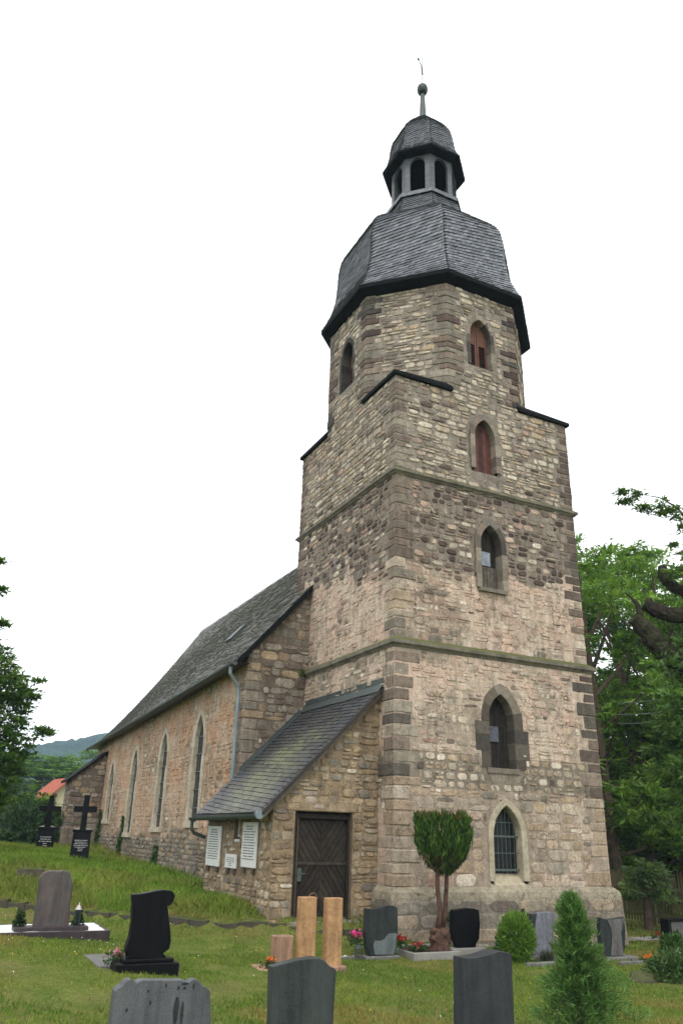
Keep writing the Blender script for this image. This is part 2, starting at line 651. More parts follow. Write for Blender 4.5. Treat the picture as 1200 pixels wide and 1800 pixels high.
def arch_top(xc, w, zs, za):
    a = w / 2; h = za - zs

    def f(u):
        d = min(abs(u - xc), a)
        if h > a * 1.001:
            c = (h * h - a * a) / (2 * a); R = a + c
            return zs + math.sqrt(max(R * R - (c + d) ** 2, 0))
        return zs + h * math.sqrt(max(1 - (d / a) ** 2, 0))
    return f


def in_arch(u, v, xc, w, z0, zs, za, m=0.0):
    if v < z0 - m or abs(u - xc) > w / 2 + m:
        return False
    k = 1 + 2 * m / w
    t = arch_top(xc, w * k, zs, zs + (za - zs) * (k if za - zs > 0 else 1))
    return v < t(u)


def offset_arch(xc, w, z0, zs, za, d, n=9):
    k = (w + 2 * d) / w
    return arch_pts(xc, w + 2 * d, z0, zs, zs + (za - zs) * k, n)


def dense(pts, step):
    out = []
    for a, b in zip(pts[:-1], pts[1:]):
        L = hypot(b[0] - a[0], b[1] - a[1]); k = max(1, int(L / step))
        for i in range(k):
            out.append((a[0] + (b[0] - a[0]) * i / k, a[1] + (b[1] - a[1]) * i / k))
    out.append(pts[-1])
    return out


def surround(mb, F, inner, widths, prot, depth, cols, sill=None, blocks=None):
    """stone frame round an arched hole: raised face, outer edge, deep reveal; widths per block give a ragged outer line"""
    P = np.array(inner)
    n = len(P)
    T = np.gradient(P, axis=0)
    T /= np.linalg.norm(T, axis=1)[:, None] + 1e-9
    Nn = np.stack([-T[:, 1], T[:, 0]], 1)
    nb = blocks or len(widths)
    outer = []; cc = []
    for i in range(n):
        k = min(int(i / n * nb), nb - 1)
        w = widths[k % len(widths)]
        outer.append(P[i] + Nn[i] * w)
        cc.append(cols[k % len(cols)])
    for i in range(n - 1):
        k = min(int(i / n * nb), nb - 1); w = widths[k % len(widths)]
        a, b = P[i], P[i + 1]
        oa, ob = P[i] + Nn[i] * w, P[i + 1] + Nn[i + 1] * w
        pr_ = prot * (1 + .2 * ((k * 7) % 3 - 1))
        vs = [fr(F, *a, -depth), fr(F, *b, -depth), fr(F, *a, pr_ * .6), fr(F, *b, pr_ * .6), fr(F, *(a + Nn[i] * .02), pr_), fr(F, *(b + Nn[i + 1] * .02), pr_),
              fr(F, *oa, pr_), fr(F, *ob, pr_), fr(F, *oa, -.03), fr(F, *ob, -.03)]
        fs = [(0, 1, 3, 2), (2, 3, 5, 4), (4, 5, 7, 6), (6, 7, 9, 8)]
        kp = min(int((i - 1) / n * nb), nb - 1) if i else -1
        kn = min(int((i + 1) / n * nb), nb - 1)
        if kp != k:
            fs.append((4, 6, 8, 0))
        if kn != k:
            fs.append((5, 1, 9, 7))
        mb.add(vs, fs, (*cols[k % len(cols)], 0))
    if sill:
        (ua, ub, va, vb, pj, col) = sill
        mb.prism([(ua, va), (ub, va), (ub, vb), (ua, vb)], -depth, pj, F, (*col, 0))


def boards(mb, F, xc, w, z0, zs, za, depth, nb, cols, gap=.008, th=.03, z1=None):
    top = arch_top(xc, w, zs, za)
    for k in range(nb):
        a = xc - w / 2 + w * k / nb + gap / 2; b = xc - w / 2 + w * (k + 1) / nb - gap / 2
        pts = [(a, z0), (b, z0)]
        for t in (1, .66, .33, 0):
            u = a + (b - a) * t
            h = top(u) if za > zs else zs
            if z1 is not None:
                h = min(h, z1)
            pts.append((u, max(h, z0 + .01)))
        c = rnd.choice(cols)
        f = rnd.uniform(.75, 1.25)
        mb.prism(pts, -depth - rnd.uniform(0, .006), -depth - th, F, (c[0] * f, c[1] * f, c[2] * f, 0))

# ================================================================== CHURCH
W, D = 6.0, 6.1
ZP, Z1, Z2, Z3, ZE = .14, 5.27, 9.73, 12.62, 16.32
I1 = .06
church = thing('church', 'old rubble-stone village church with slate-domed west tower, nave and lean-to porch', 'church', (0, 0, -.95))
OFF = (0, 0, -.95)
FR_F = frame((0, 0, 0), (1, 0, 0), (0, -1, 0))
FR_L = frame((0, D, 0), (0, -1, 0), (-1, 0, 0))
FR_B = frame((W, D, 0), (-1, 0, 0), (0, 1, 0))
FR_R = frame((W, 0, 0), (0, 1, 0), (1, 0, 0))


def sub(o, dx):
    return (o[0] - o[3] * dx, o[1], o[2], o[3])


# window openings on the front: (xc, w, z0, zs, za)
WA = (2.99, .80, .28, 1.18, 1.86)
WB = (2.98, .74, 2.68, 3.80, 4.40)
WC = (2.93, .66, 7.06, 8.25, 8.82)
WD = (2.90, .68, 10.42, 11.42, 11.98)
WE = (2.93, .72, 13.76, 14.86, 15.40)
WL = (3.06, .74, 13.84, 14.86, 15.42)      # on the belfry's left face, in u of FR_L


def fpl(v):
    return v


def style_F(u, v, side='F'):
    nn = n1(u + (9 if side == 'L' else 0), v, 5, .9)
    if v < ZP + .02:
        return dict(h=(.22, .34), w=(.35, .8), g=(.006, .014), p=(.004, .02), pal=[('grey', 3), ('brown', 1), ('buff', 1)], pl=.3, rag=.06)
    if v < 2.15:
        e = .45 if u > 3.6 else .3
        return dict(skip=.06, h=(.16, .32), w=(.22, .68), g=(.006, .018), p=(.003, .018), pal=[('cream', 3), ('buff', 4), ('pink', 1), ('grey', 1)], pl=e + (nn - .5) * .5, rag=.08, split=.15)
    if v < 2.95:
        return dict(h=(.15, .22), w=(.18, .4), g=(.018, .034), p=(.006, .02), pal=[('buff', 4), ('cream', 3), ('brown', .4)], pl=.12, rag=.12, skip=.08)
    if v < Z1:
        return dict(skip=.16, h=(.09, .24), w=(.13, .5), g=(.008, .026), p=(.001, .02), pal=[('cream', 5), ('buff', 2), ('grey', 1.6), ('pink', .8), ('brown', .7)], pl=.50 + (nn - .5) * .6, rag=.16, split=.3)
    if v < 7.5 + (nn - .5) * 1.6 - (0 if side == 'F' else .2 * u - .6):
        return dict(skip=.18, h=(.09, .24), w=(.13, .5), g=(.008, .028), p=(.001, .018), pal=[('cream', 4), ('pink', 2), ('grey', 1.2), ('brown', 1)], pl=.56 + (nn - .5) * .4 - (.1 if u < 2 and side == 'F' else 0), rag=.15, split=.3)
    if v < Z2:
        pw = 2.8 if (u > 3.6 or side == 'L') else 1.3
        return dict(h=(.12, .21), w=(.17, .42), g=(.012, .028), p=(.006, .03), pal=[('brown', 4), ('purple', pw), ('grey', 2), ('cream', 1.8), ('pink', 1.2)], pl=.22 + (nn - .5) * .55, rag=.14, skip=.05)
    if v < Z3 + .01:
        ext = [('brown', 2.4), ('purple', .5)] if (u > 4 and side == 'F') else [('brown', .9)]
        return dict(h=(.09, .22), w=(.14, .56), g=(.011, .024), p=(.008, .03), skip=.06, pal=[('cream', 6), ('buff', 1.6), ('grey', 1), ('pink', .8)] + ext, pl=.10 + (nn - .5) * .35, rag=.15, split=.22)
    return dict(h=(.09, .22), w=(.14, .56), g=(.012, .026), p=(.008, .03), skip=.06, pal=[('cream', 6), ('buff', 1.5), ('grey', 2), ('brown', .6)], pl=.1 + (nn - .5) * .2, rag=.15, split=.22)


def mortar_F(u, v, side='F'):
    nn = n1(u + (9 if side == 'L' else 0), v, 5, .9)
    st = style_F(u, v, side)
    base = (.245, .218, .182)
    if v < ZP:
        base = (.19, .165, .125)
    elif v < 2.2:
        base = (.34, .28, .22)
    elif v < 2.95:
        base = (.235, .205, .16)
    elif v < Z1:
        base = (.36, .30, .235)
    elif v < 7.4:
        base = (.34, .27, .21)
    elif v < Z2:
        base = (.235, .2, .165)
    return (*base, st['pl'] + .02)


def stage_inset(v):
    return 0.0 if v < Z1 else I1


holes_F = [WA, WB, WC, WD, WE]


def make_inside(v_lo, v_hi, ulo, uhi, holes, grow):
    def inside(u, v, k):
        for h in holes:
            if in_arch(u, v, *h, m=(grow if k else grow * .45)):
                return False
        return True
    return inside


def edge_ext(v):
    return 0


tw = MB()
bands = [(ZP, 2.15), (2.15, 2.95), (2.95, Z1), (Z1, 7.4), (7.4, Z2), (Z2, Z3)]
QREC = {'F': [], 'L': [], 'G': []}


def off_quoins(rec, inside):
    def f(u, v, k):
        if k:
            for (a, b, c, d) in rec:
                if a < u < b and c < v < d:
                    return False
        return inside(u, v, k)
    return f


def quoins(mb, cx, cy, dx, dy, z0, z1, pal, hh=(.2, .3), lens=(.28, .55), prot=.012, skipf=.0, light=None):
    """corner blocks, long and short in turn, wrapped round the corner (cx, cy); dx, dy point along the two faces"""
    z = z0; k = 0
    while z < z1 - .1:
        h = min(rnd.uniform(*hh), z1 - z)
        la = rnd.uniform(lens[0] * 1.15, lens[1]); lb = rnd.uniform(lens[0] * .8, lens[0] * 1.15)
        if k % 2:
            la, lb = lb, la
        k += 1
        if rnd.random() >= skipf:
            c = lerp(pick(pal(z) if callable(pal) else pal), (.27, .225, .175), .22)
            p = prot * rnd.uniform(.6, 1.8)
            xs = sorted((cx - dx * p, cx + dx * la)); ys = sorted((cy - dy * p, cy + dy * lb))
            mb.box((xs[0], ys[0], z + .007), (xs[1], ys[1], z + h - .007), (*c, .2), bev=.022, jit=.006)
            if dy > 0:
                QREC['F'].append((xs[0] - .02, xs[1], z, z + h))
            if dx > 0:
                QREC['L'].append((D - ys[1], D - ys[0] + .02, z, z + h))
            QREC['G'].append((xs[0] - .02, xs[1], z, z + h))
        z += h


Q1 = lambda z: [('dark', 2), ('grey', 3), ('brown', 2)] if 2.35 < z < 5 else [('cream', 3), ('buff', 3), ('grey', .6)]
Q1R = lambda z: [('purple', 3), ('dark', 2), ('brown', 2)] if 2.1 < z else [('buff', 3), ('cream', 2)]
Q2 = lambda z: [('grey', 2), ('brown', 5)] if z > 7.3 else [('grey', 2), ('cream', 2), ('buff', 1)]
Q2R = lambda z: [('purple', 4), ('dark', 2), ('brown', 1)] if z > 7 else [('cream', 3), ('pink', 1), ('brown', 1)]
Q3 = lambda z: [('brown', 4), ('grey', 4)]
Q3R = lambda z: [('purple', 3), ('brown', 4)]
for (z0, z1, i0, pn, prr, hh, ll) in ((ZP + .02, Z1 - .12, 0, Q1, Q1R, (.2, .34), (.38, .72)), (Z1 + .16, Z2 - .05, I1, Q2, Q2R, (.17, .3), (.32, .6)), (Z2 + .14, Z3 - .02, I1, Q3, Q3R, (.13, .24), (.3, .55))):
    quoins(tw, i0, i0, 1, 1, z0, z1, pn, hh, ll)
    quoins(tw, W - i0, i0, -1, 1, z0, z1, prr, hh, ll)
    quoins(tw, i0, D - i0, 1, -1, max(z0, 6.0), z1, prr, hh, ll)
for side, Fm in (('F', FR_F), ('L', FR_L)):
    for (a, b) in bands:
        ins = stage_inset(a + .1)
        hs = holes_F if side == 'F' else []
        # left face: hidden behind the nave / porch in part, still built in full
        rubble(tw, sub(Fm, ins), ins, (W if side == 'F' else D) - ins, a, b, off_quoins(QREC[side], make_inside(0, 0, 0, 0, hs, .2)),
               lambda u, v, s=side: style_F(u if s == 'F' else u, v, s), lambda u, v, s=side: mortar_F(u, v, s), uvseed=11 if side == 'F' else 23)
for Fm, L in ((FR_B, W), (FR_R, D)):
    for (a, b) in ((ZP, Z1), (Z1, Z3)):
        ins = stage_inset(a + .1)
        rubble(tw, sub(Fm, ins), ins, L - ins, a, b, lambda u, v, k: True, lambda u, v: style_F(u, v, 'F'), lambda u, v: mortar_F(u, v, 'F'), uvseed=41, cell=.25)
# stage tops and ledge
for z, i0 in ((Z1 + .02, 0), (Z3, I1)):
    tw.add([(i0, i0, z), (W - i0, i0, z), (W - i0, D - i0, z), (i0, D - i0, z)], [(0, 1, 2, 3)], (.2, .17, .13, 0))


tower = tw.build('tower_wall', 'tower', church, off=OFF)

# plinth: battered base with a rounded cap
pm = MB()
PL = [(ZP + .03, .0), (ZP - .01, .06), (ZP - .07, .13), (ZP - .17, .15), (ZP - .3, .155), (-.6, .175), (-1.5, .21)]


def plinth_ring(o):
    return [(-o, -o), (W + o, -o), (W + o, D + o), (-o, D + o)]


for (za, oa), (zb, ob) in zip(PL[:-1], PL[1:]):
    A, B = plinth_ring(oa), plinth_ring(ob)
    for k in range(4):
        a, b, c, d = A[k], A[(k + 1) % 4], B[(k + 1) % 4], B[k]
        nseg = 44
        for s_ in range(nseg):
            t0, t1 = s_ / nseg, (s_ + 1) / nseg
            j = lambda t: (noise2(np.array([t * 30 + k * 9]), np.array([za * 5]), 3)[0] - .5) * .03
            pa = lerp(a, b, t0); pb = lerp(a, b, t1); pc = lerp(d, c, t1); pd = lerp(d, c, t0)
            cl = (.30, .27, .2, .32) if zb > -.2 else (.2, .18, .145, .3 + (.16 if za < -.5 else 0))
            pm.add([(*pa, za), (*pb, za), (*pc, zb), (*pd, zb)], [(0, 1, 2, 3)], cl)
# plinth blocks
for k, (Fm, L) in enumerate(((FR_F, W), (FR_L, D))):
    z = -1.4
    while z < ZP - .35:
        h = rnd.uniform(.24, .34)
        u = -.1
        while u < L + .1:
            w = rnd.uniform(.4, .85)
            zz = max(min((z + h / 2), -.16), -1.5)
            o = np.interp(-zz, [.16, .6, 1.5], [.155, .175, .21])
            Fq = sub(Fm, -o - .002)
            if rnd.random() < .9:
                c = pick([('grey', 3), ('brown', 1.5), ('buff', .8)])
                stone(pm, Fq, u + .008, min(u + w, L + .12) - .008, z + .01, z + h - .01, rnd.uniform(.004, .016), (*lerp(c, (.2, .18, .15), .4), .3 + rnd.uniform(-.1, .2)), rag=.06)
            u += w
        z += h
pm.build('plinth', 'plinth', tower)


def string_course(z, i0, out, h):
    mb = MB()
    prof = [(0, h * .5), (out, h * .12), (out, -h * .15), (out * .55, -h * .32), (out * .3, -h * .5), (-.02, -h * .5)]
    for (oa, za), (ob, zb) in zip(prof[:-1], prof[1:]):
        for k in range(4):
            A = [(i0 - oa, i0 - oa), (W - i0 + oa, i0 - oa), (W - i0 + oa, D - i0 + oa), (i0 - oa, D - i0 + oa)]
            B = [(i0 - ob, i0 - ob), (W - i0 + ob, i0 - ob), (W - i0 + ob, D - i0 + ob), (i0 - ob, D - i0 + ob)]
            a, b, c, d = A[k], A[(k + 1) % 4], B[(k + 1) % 4], B[k]
            ns = 16
            for s_ in range(ns):
                t0, t1 = s_ / ns, (s_ + 1) / ns
                dz = lambda t: (n1(t * 9 + k * 5, z, 8) - .5) * .03
                mb.add([(*lerp(a, b, t0), z + za + dz(t0)), (*lerp(a, b, t1), z + za + dz(t1)), (*lerp(d, c, t1), z + zb + dz(t1)), (*lerp(d, c, t0), z + zb + dz(t0))], [(0, 1, 2, 3)])
    return mb.build('string_course', 'string', tower)


string_course(Z1 + .07, .03, .13, .26)
string_course(Z2 + .06, I1, .1, .2)

# corner copings (slate-covered wedges left over where the square becomes an octagon)
CUT = 1.757
for (cx, cy, dx, dy) in ((I1, I1, 1, 1), (W - I1, I1, -1, 1), (I1, D - I1, 1, -1), (W - I1, D - I1, -1, -1)):
    mb = MB()
    o = .09
    a = (cx - dx * o, cy - dy * o); b = (cx + dx * (CUT + .05), cy - dy * o); c = (cx - dx * o, cy + dy * (CUT + .05))
    mid = (cx + dx * CUT * .5, cy + dy * CUT * .5)
    for z0, z1, up in ((Z3 - .01, Z3 + .09, 0),):
        v = [(*a, z0), (*b, z0), (cx + dx * (CUT + .05), cy, z0), (cx, cy + dy * (CUT + .05), z0), (*c, z0)]
        v2 = [(*a, z1), (*b, z1), (cx + dx * (CUT + .05), cy + dy * .04, z1 + .18), (cx + dx * .04, cy + dy * (CUT + .05), z1 + .18), (*c, z1)]
        fs = [(0, 1, 2, 3, 4), (5, 6, 7), (5, 7, 8), (5, 8, 9), (0, 1, 6, 5), (0, 5, 9, 4), (1, 2, 7, 6), (4, 9, 8, 3)]
        mb.add(v + v2, fs)
    mb.build('corner_coping', 'fascia', tower)

# ---------------- belfry octagon
CX, CY = 3.0, 3.0
TAN = math.tan(pi / 8)
SY = (D / 2) / (W / 2)


def octa(a, k):
    """corner k of an octagon with apothem a"""
    R = a / cos(pi / 8)
    th = -pi / 2 - pi / 8 + k * pi / 4
    return np.array([CX + R * cos(th), CY + R * sin(th) * 1.0])


OA = 3.0 - I1 - .002
bm_ = MB()
oct_frames = []; jobs = []; OQ = {k: [] for k in range(8)}
OL = float(np.hypot(*(octa(OA, 1) - octa(OA, 0))))
for k in range(8):
    p, q = octa(OA, k), octa(OA, k + 1)
    L = np.hypot(*(q - p)); ud = (q - p) / L
    n_ = np.array([ud[1], -ud[0]])
    Fk = frame((*p, 0), (*ud, 0), (*n_, 0))
    oct_frames.append((Fk, L))
    hs = []
    z0 = Z3 - .02
    if k in (0, 2, 4, 6):
        xc = L / 2 + (.0 if k else WE[0] - 3.0)
        hs = [(xc, .72, 13.78, 14.86, 15.41)]
    vis = k in (0, 1, 6, 7, 5)
    stf = lambda u, v, kk=k: style_F(u + kk * 3.1, v)
    jobs.append((Fk, L, z0, hs, stf, k, vis))
    # dark dressed corner stones: two slabs meeting at the arris
    Fp, Lp = oct_frames[k - 1] if k else (None, 0)
    z = Z3 + .1; j = k
    while z < ZE - .1:
        h = rnd.uniform(.15, .27)
        la, lb = (.46, .24) if j % 2 else (.24, .46)
        j += 1
        la *= rnd.uniform(.8, 1.25); lb *= rnd.uniform(.8, 1.25)
        OQ[k].append((-.02, la + .01, z, z + h)); OQ[(k - 1) % 8].append((OL - lb - .01, OL + .02, z, z + h))
        c = pick([('grey', 4), ('brown', 2), ('purple', .3)] if k == 0 else [('purple', 1.2), ('brown', 3), ('dark', 1), ('grey', 1.5)])
        p3 = np.array([*p, 0])
        pth = -pi / 2 - pi / 8 + k * pi / 4
        rad = np.array([cos(pth), sin(pth), 0])
        prevu = np.array([*(octa(OA, k - 1) - p), 0]); prevu /= np.linalg.norm(prevu)
        udv = np.array([*ud, 0])
        pr_ = rnd.uniform(.012, .03)
        nA = np.array([*n_, 0]); nB = np.array([prevu[1], -prevu[0], 0]) * -1
        A0 = p3 + rad * pr_ * 1.08
        A1 = p3 + udv * la + nA * pr_; A2 = p3 + udv * (la + .012) - nA * .02
        B1 = p3 + prevu * lb + nB * pr_; B2 = p3 + prevu * (lb + .012) - nB * .02
        zz = [z + .008, z + .02, z + h - .02, z + h - .008]
        vs = []
        for t, zk in enumerate(zz):
            s_ = 0 if t in (1, 2) else -.018
            for P_ in (B2, B1 + nB * s_, A0 + rad * s_, A1 + nA * s_, A2):
                vs.append((P_[0], P_[1], zk))
        fs = []
        for t in range(3):
            for e in range(4):
                fs.append((t * 5 + e, t * 5 + e + 1, t * 5 + 6 + e, t * 5 + 5 + e))
        fs += [(0, 1, 2, 3, 4), (15, 16, 17, 18, 19)]
        bm_.add(vs, fs, (*c, .1))
        z += h
for (Fk, L, z0, hs, stf, k, vis) in jobs:
    rubble(bm_, Fk, 0, L, z0, ZE + .1, off_quoins(OQ[k], make_inside(0, 0, 0, 0, hs, .17)), stf, lambda u, v, kk=k: mortar_F(u + kk * 3.1, v), uvseed=60 + k, cell=.085 if vis else .3)
belfry = bm_.build('belfry_wall', 'tower', church, off=OFF)

# ---------------- tower windows
DKB = [(.10, .085, .07), (.075, .065, .055), (.13, .11, .085), (.09, .075, .06), (.15, .125, .095)]
GRB = [(.26, .22, .175), (.215, .18, .14), (.31, .26, .205), (.16, .13, .105), (.25, .19, .15), (.20, .175, .15)]


def window(name, F, spec, widths, cols, depth, parent=church, prot=.02, sill=None, blocks=11, mt='surround', label=None):
    mb = MB()
    inner = dense(arch_pts(*spec, n=10), .07)
    surround(mb, F, inner, widths, prot, depth, cols, sill, blocks)
    return mb.build(name, mt, parent, label, off=OFF)


# A: ground-floor lancet in new pale sandstone, iron grille
mb = MB()
xc, w, z0, zs, za = WA
SS = [(.46, .40, .29), (.43, .37, .26), (.48, .42, .31), (.44, .385, .28)]
inner = dense(arch_pts(*WA, n=10), .08)
surround(mb, FR_F, inner, [.15], .035, .24, SS, None, 9)
mb.prism([(xc - w / 2 - .17, .06), (xc + w / 2 + .17, .06), (xc + w / 2 + .16, .2), (xc - w / 2 - .16, .2)], -.24, .06, FR_F, (*SS[0], 0), bev=.01)
mb.add([fr(FR_F, xc - w / 2 - .03, .2, .05), fr(FR_F, xc + w / 2 + .03, .2, .05), fr(FR_F, xc + w / 2, .42, -.22), fr(FR_F, xc - w / 2, .42, -.22)], [(0, 1, 2, 3)], (*SS[1], 0))
wa = mb.build('lancet_window', 'surround', church, 'lancet window in new pale sandstone with iron grille', off=OFF)
g = MB(); g.prism(arch_pts(*WA), -.22, -.25, FR_F); g.build('glass_pane', 'glass', wa)
g = MB()
top = arch_top(xc, w, zs, za)
for k in range(1, 7):
    u = xc - w / 2 + w * k / 7
    g.tube([fr(FR_F, u, .45, -.14), fr(FR_F, u, top(u) - .02, -.14)], .008, 6)
for zz in (.5, 1.2):
    g.box((xc - w / 2, .12, zz - .022), (xc + w / 2, .15, zz + .022), bev=.004)
for zz in (.85, 1.5):
    g.box((xc - w / 2 + .02, .13, zz - .008), (xc + w / 2 - .02, .145, zz + .008))
g.build('iron_grille', 'iron', wa)

# B: boarded lancet
wb = window('boarded_window', FR_F, WB, [.24, .40, .40, .22, .24, .26, .24, .26, .40, .42, .30], DKB + GRB[:2], .3, sill=(2.5, 3.45, 2.56, 2.68, .03, (.2, .17, .13)), label='lancet with weathered boards darkened for shade and one small pane')
g = MB(); boards(g, FR_F, *WB, .26, 6, [(.03, .022, .016), (.042, .03, .02), (.024, .019, .015), (.06, .035, .02)])  # board colours carry the shadow deep in the opening
g.build('board_panel', 'wood_dark', wb)
g = MB(); g.box((2.79, .225, 3.3), (3.05, .25, 3.66)); g.build('glass_pane', 'pane_dark', wb)
# C
wc = window('boarded_window', FR_F, WC, [.16, .19, .16, .18, .17, .2, .17, .16, .19, .16, .18], GRB + DKB[:2], .3, prot=.005, sill=(2.5, 3.36, 6.96, 7.06, .04, (.2, .175, .14)), label='lancet with pale split boards and a pale bluish pane')
g = MB(); boards(g, FR_F, *WC, .27, 5, [(.03, .023, .017), (.022, .017, .013)])  # boards of this lancet tinted darker for the shadow inside
boards(g, FR_F, WC[0], WC[1] * .98, WC[2], WC[3], WC[4], .23, 6, [(.085, .075, .06), (.06, .05, .04), (.11, .095, .075)], z1=7.72)
g.build('board_panel', 'wood_dark', wc)
g = MB(); g.box((2.74, .21, 7.74), (3.04, .235, 8.12)); g.build('glass_pane', 'pane', wc)
# D
wd = window('boarded_window', FR_F, WD, [.15, .17, .15, .16, .15, .17, .15, .15, .17, .15, .17], GRB, .26, prot=.004, label='lancet closed with red-brown boards')
g = MB(); boards(g, FR_F, *WD, .22, 5, [(.085, .034, .026), (.10, .042, .032), (.065, .03, .025)]); g.build('board_panel', 'wood_red', wd)  # red-brown darkened, shadow of the opening put into the colour


# belfry louvres
def louvre(F, xc, lab, deep=0.0):
    sp = (xc, .72, 13.78, 14.86, 15.41)
    wq = window('louvre_window', F, sp, [.13, .15, .13, .15, .14, .16, .14, .13, .15, .13, .15], (DKB[:3] + GRB[:3]) if not deep else [(.05, .045, .04), (.065, .055, .048), (.04, .036, .032), (.08, .07, .058)], .34, prot=.004, label=lab)
    s = MB()
    tp = arch_top(xc, .72, 14.86, 15.41)
    for sg in (-1, 1):
        a = xc + (-.36 if sg < 0 else .01); b = a + .35
        cc = (.135, .06, .042) if not deep else (.07, .035, .026)  # shutter colour includes shade of the opening, darker on the deep window
        d0, d1 = -.2 - deep, -.25 - deep
        for (ua, ub) in ((a, a + .06), (b - .06, b)):
            um = (ua + ub) / 2
            s.prism([(ua, 13.78), (ub, 13.78), (ub, tp(ub)), (ua, tp(ua))], d0, d1, F, (*cc, 0))
        for za_, zb_ in ((13.78, 13.86), (14.62, 14.7)):
            s.prism([(a + .06, za_), (b - .06, za_), (b - .06, zb_), (a + .06, zb_)], d0 - .003, d1, F, (*cc, 0))
        # boards above, slats below
        s.prism([(a + .06, 14.7), (b - .06, 14.7), (b - .06, max(tp(b - .06), 14.75)), ((a + b) / 2, tp((a + b) / 2)), (a + .06, max(tp(a + .06), 14.75))], d0 - .012, d1, F, (.15, .065, .045, 0))
        for k in range(10):
            z = 13.88 + k * .074
            s.add([fr(F, a + .06, z, d0 - .01), fr(F, b - .06, z, d0 - .01), fr(F, b - .06, z + .055, d1 - .04), fr(F, a + .06, z + .055, d1 - .04),
                   fr(F, a + .06, z - .012, d0 - .01), fr(F, b - .06, z - .012, d0 - .01)], [(0, 1, 2, 3), (0, 1, 5, 4)], (.12, .055, .04, 0))
    s.build('louvre_shutter', 'wood_red', wq)
    k = MB(); k.prism(arch_pts(*sp), -.33, -.36, F); k.build('shade_panel', 'dark', wq)  # black sheet standing in for the unlit belfry inside


louvre(oct_frames[0][0], oct_frames[0][1] / 2 - .05, 'louvred belfry window high on the front face')
louvre(oct_frames[6][0], oct_frames[6][1] / 2, 'louvred belfry window high on the left face', .08)
louvre(oct_frames[2][0], oct_frames[2][1] / 2, None)
louvre(oct_frames[4][0], oct_frames[4][1] / 2, None)


# ---------------- slate work
def slate_patch(mb, pt, L, wfun, row=.13, sw=.2, slope=0.0, lift=.032, skew=.8, cbase=(.085, .09, .1), moss=None, jit=.15):
    """pt(s, t) -> point for s across (metres from the middle) and t up the slope; wfun(t) -> (left, right) limits"""
    l_, r_ = wfun(0)
    t = -row - slope * (r_ - l_ + .5)
    e = .01
    while t < L:
        lim = wfun(min(max(t, 0), L)) if not slope else wfun(min(max(t, 0), L * .4))
        smin, smax = lim
        s = smin - rnd.random() * sw - (.8 if slope else 0)
        rowf = rnd.uniform(.88, 1.12)
        while s < smax:
            w = sw * rnd.uniform(.85, 1.15)
            mid = s + w / 2
            tt = t + slope * (mid - smin)
            if slope:
                base_t = tt
            else:
                base_t = t + rnd.uniform(-.008, .008)
            lo = max(base_t, 0.0); hi = min(base_t + row * 1.75, L)
            if hi - lo > .03:
                l0, r0 = wfun(lo); l1, r1 = wfun(hi)
                a0, b0 = max(s + .009, l0), min(s + w - .009, r0)
                a1, b1 = max(s + .009, l1), min(s + w - .009, r1)
                if b0 - a0 > .015:
                    if b1 < a1:
                        a1 = b1 = (a1 + b1) / 2
                    sk = slope * w * .5
                    if slope:
                        dk = skew * (hi - lo)
                        a1, b1 = min(max(a1 + dk, l1), r1), min(max(b1 + dk, l1), r1)
                    lo_a = max(lo - sk, 0); lo_b = min(lo + sk, L)
                    pA, nA = pt(a0, lo_a); pB, nB = pt(b0, lo_b); pC, nC = pt(b1, hi); pD, nD = pt(a1, hi)
                    lf = lift * rnd.uniform(.75, 1.3)
                    f = rnd.uniform(1 - jit * 2, 1 + jit * 2) * rowf
                    hu = rnd.uniform(-.006, .008)
                    ms = moss(mid, lo) if moss else 0.0
                    c = (max(cbase[0] * f + hu, .01), max(cbase[1] * f, .01), max(cbase[2] * f - hu * .6, .01), ms)
                    mb.add([pA + nA * lf, pB + nB * lf, pC + nC * .004, pD + nD * .004, pA, pB], [(0, 1, 2, 3), (4, 5, 1, 0)], c)
            s += w
        t += row


def gores(mb, prof, row, sw, slope, base_mb=True, faces=range(8), **kw):
    """tile an eight-sided curved roof whose apothem and height follow prof [(a, z), ...]"""
    P = np.array(prof, float)
    seg = np.hypot(np.diff(P[:, 0]), np.diff(P[:, 1])); S = np.concatenate([[0], np.cumsum(seg)])
    L = S[-1]

    def az(t):
        return np.interp(t, S, P[:, 0]), np.interp(t, S, P[:, 1])
    for k in faces:
        th = -pi / 2 + k * pi / 4
        n2 = np.array([cos(th), sin(th), 0]); ud = np.array([-sin(th), cos(th), 0])

        def pt(s, t, n2=n2, ud=ud):
            a, z = az(t)
            a2, z2 = az(min(t + .05, L)); a1, z1 = az(max(t - .05, 0))
            dn = np.array([z2 - z1, -(a2 - a1)]); dn /= np.linalg.norm(dn) + 1e-9
            p = np.array([CX, CY, 0]) + n2 * a + ud * s + np.array([0, 0, z])
            return p, n2 * dn[0] + np.array([0, 0, 1.]) * dn[1]

        def wf(t):
            a, _ = az(t)
            return (-a * TAN - .012, a * TAN + .012)
        slate_patch(mb, pt, L, wf, row, sw, slope, **kw)
    for (a0, z0), (a1, z1) in zip(prof[:-1], prof[1:]):
        vs = [(*octa(a0 - .004, k), z0) for k in range(8)] + [(*octa(a1 - .004, k), z1) for k in range(8)]
        mb.add(vs, [(k, (k + 1) % 8, 8 + (k + 1) % 8, 8 + k) for k in range(8)], (.05, .05, .055, 0))


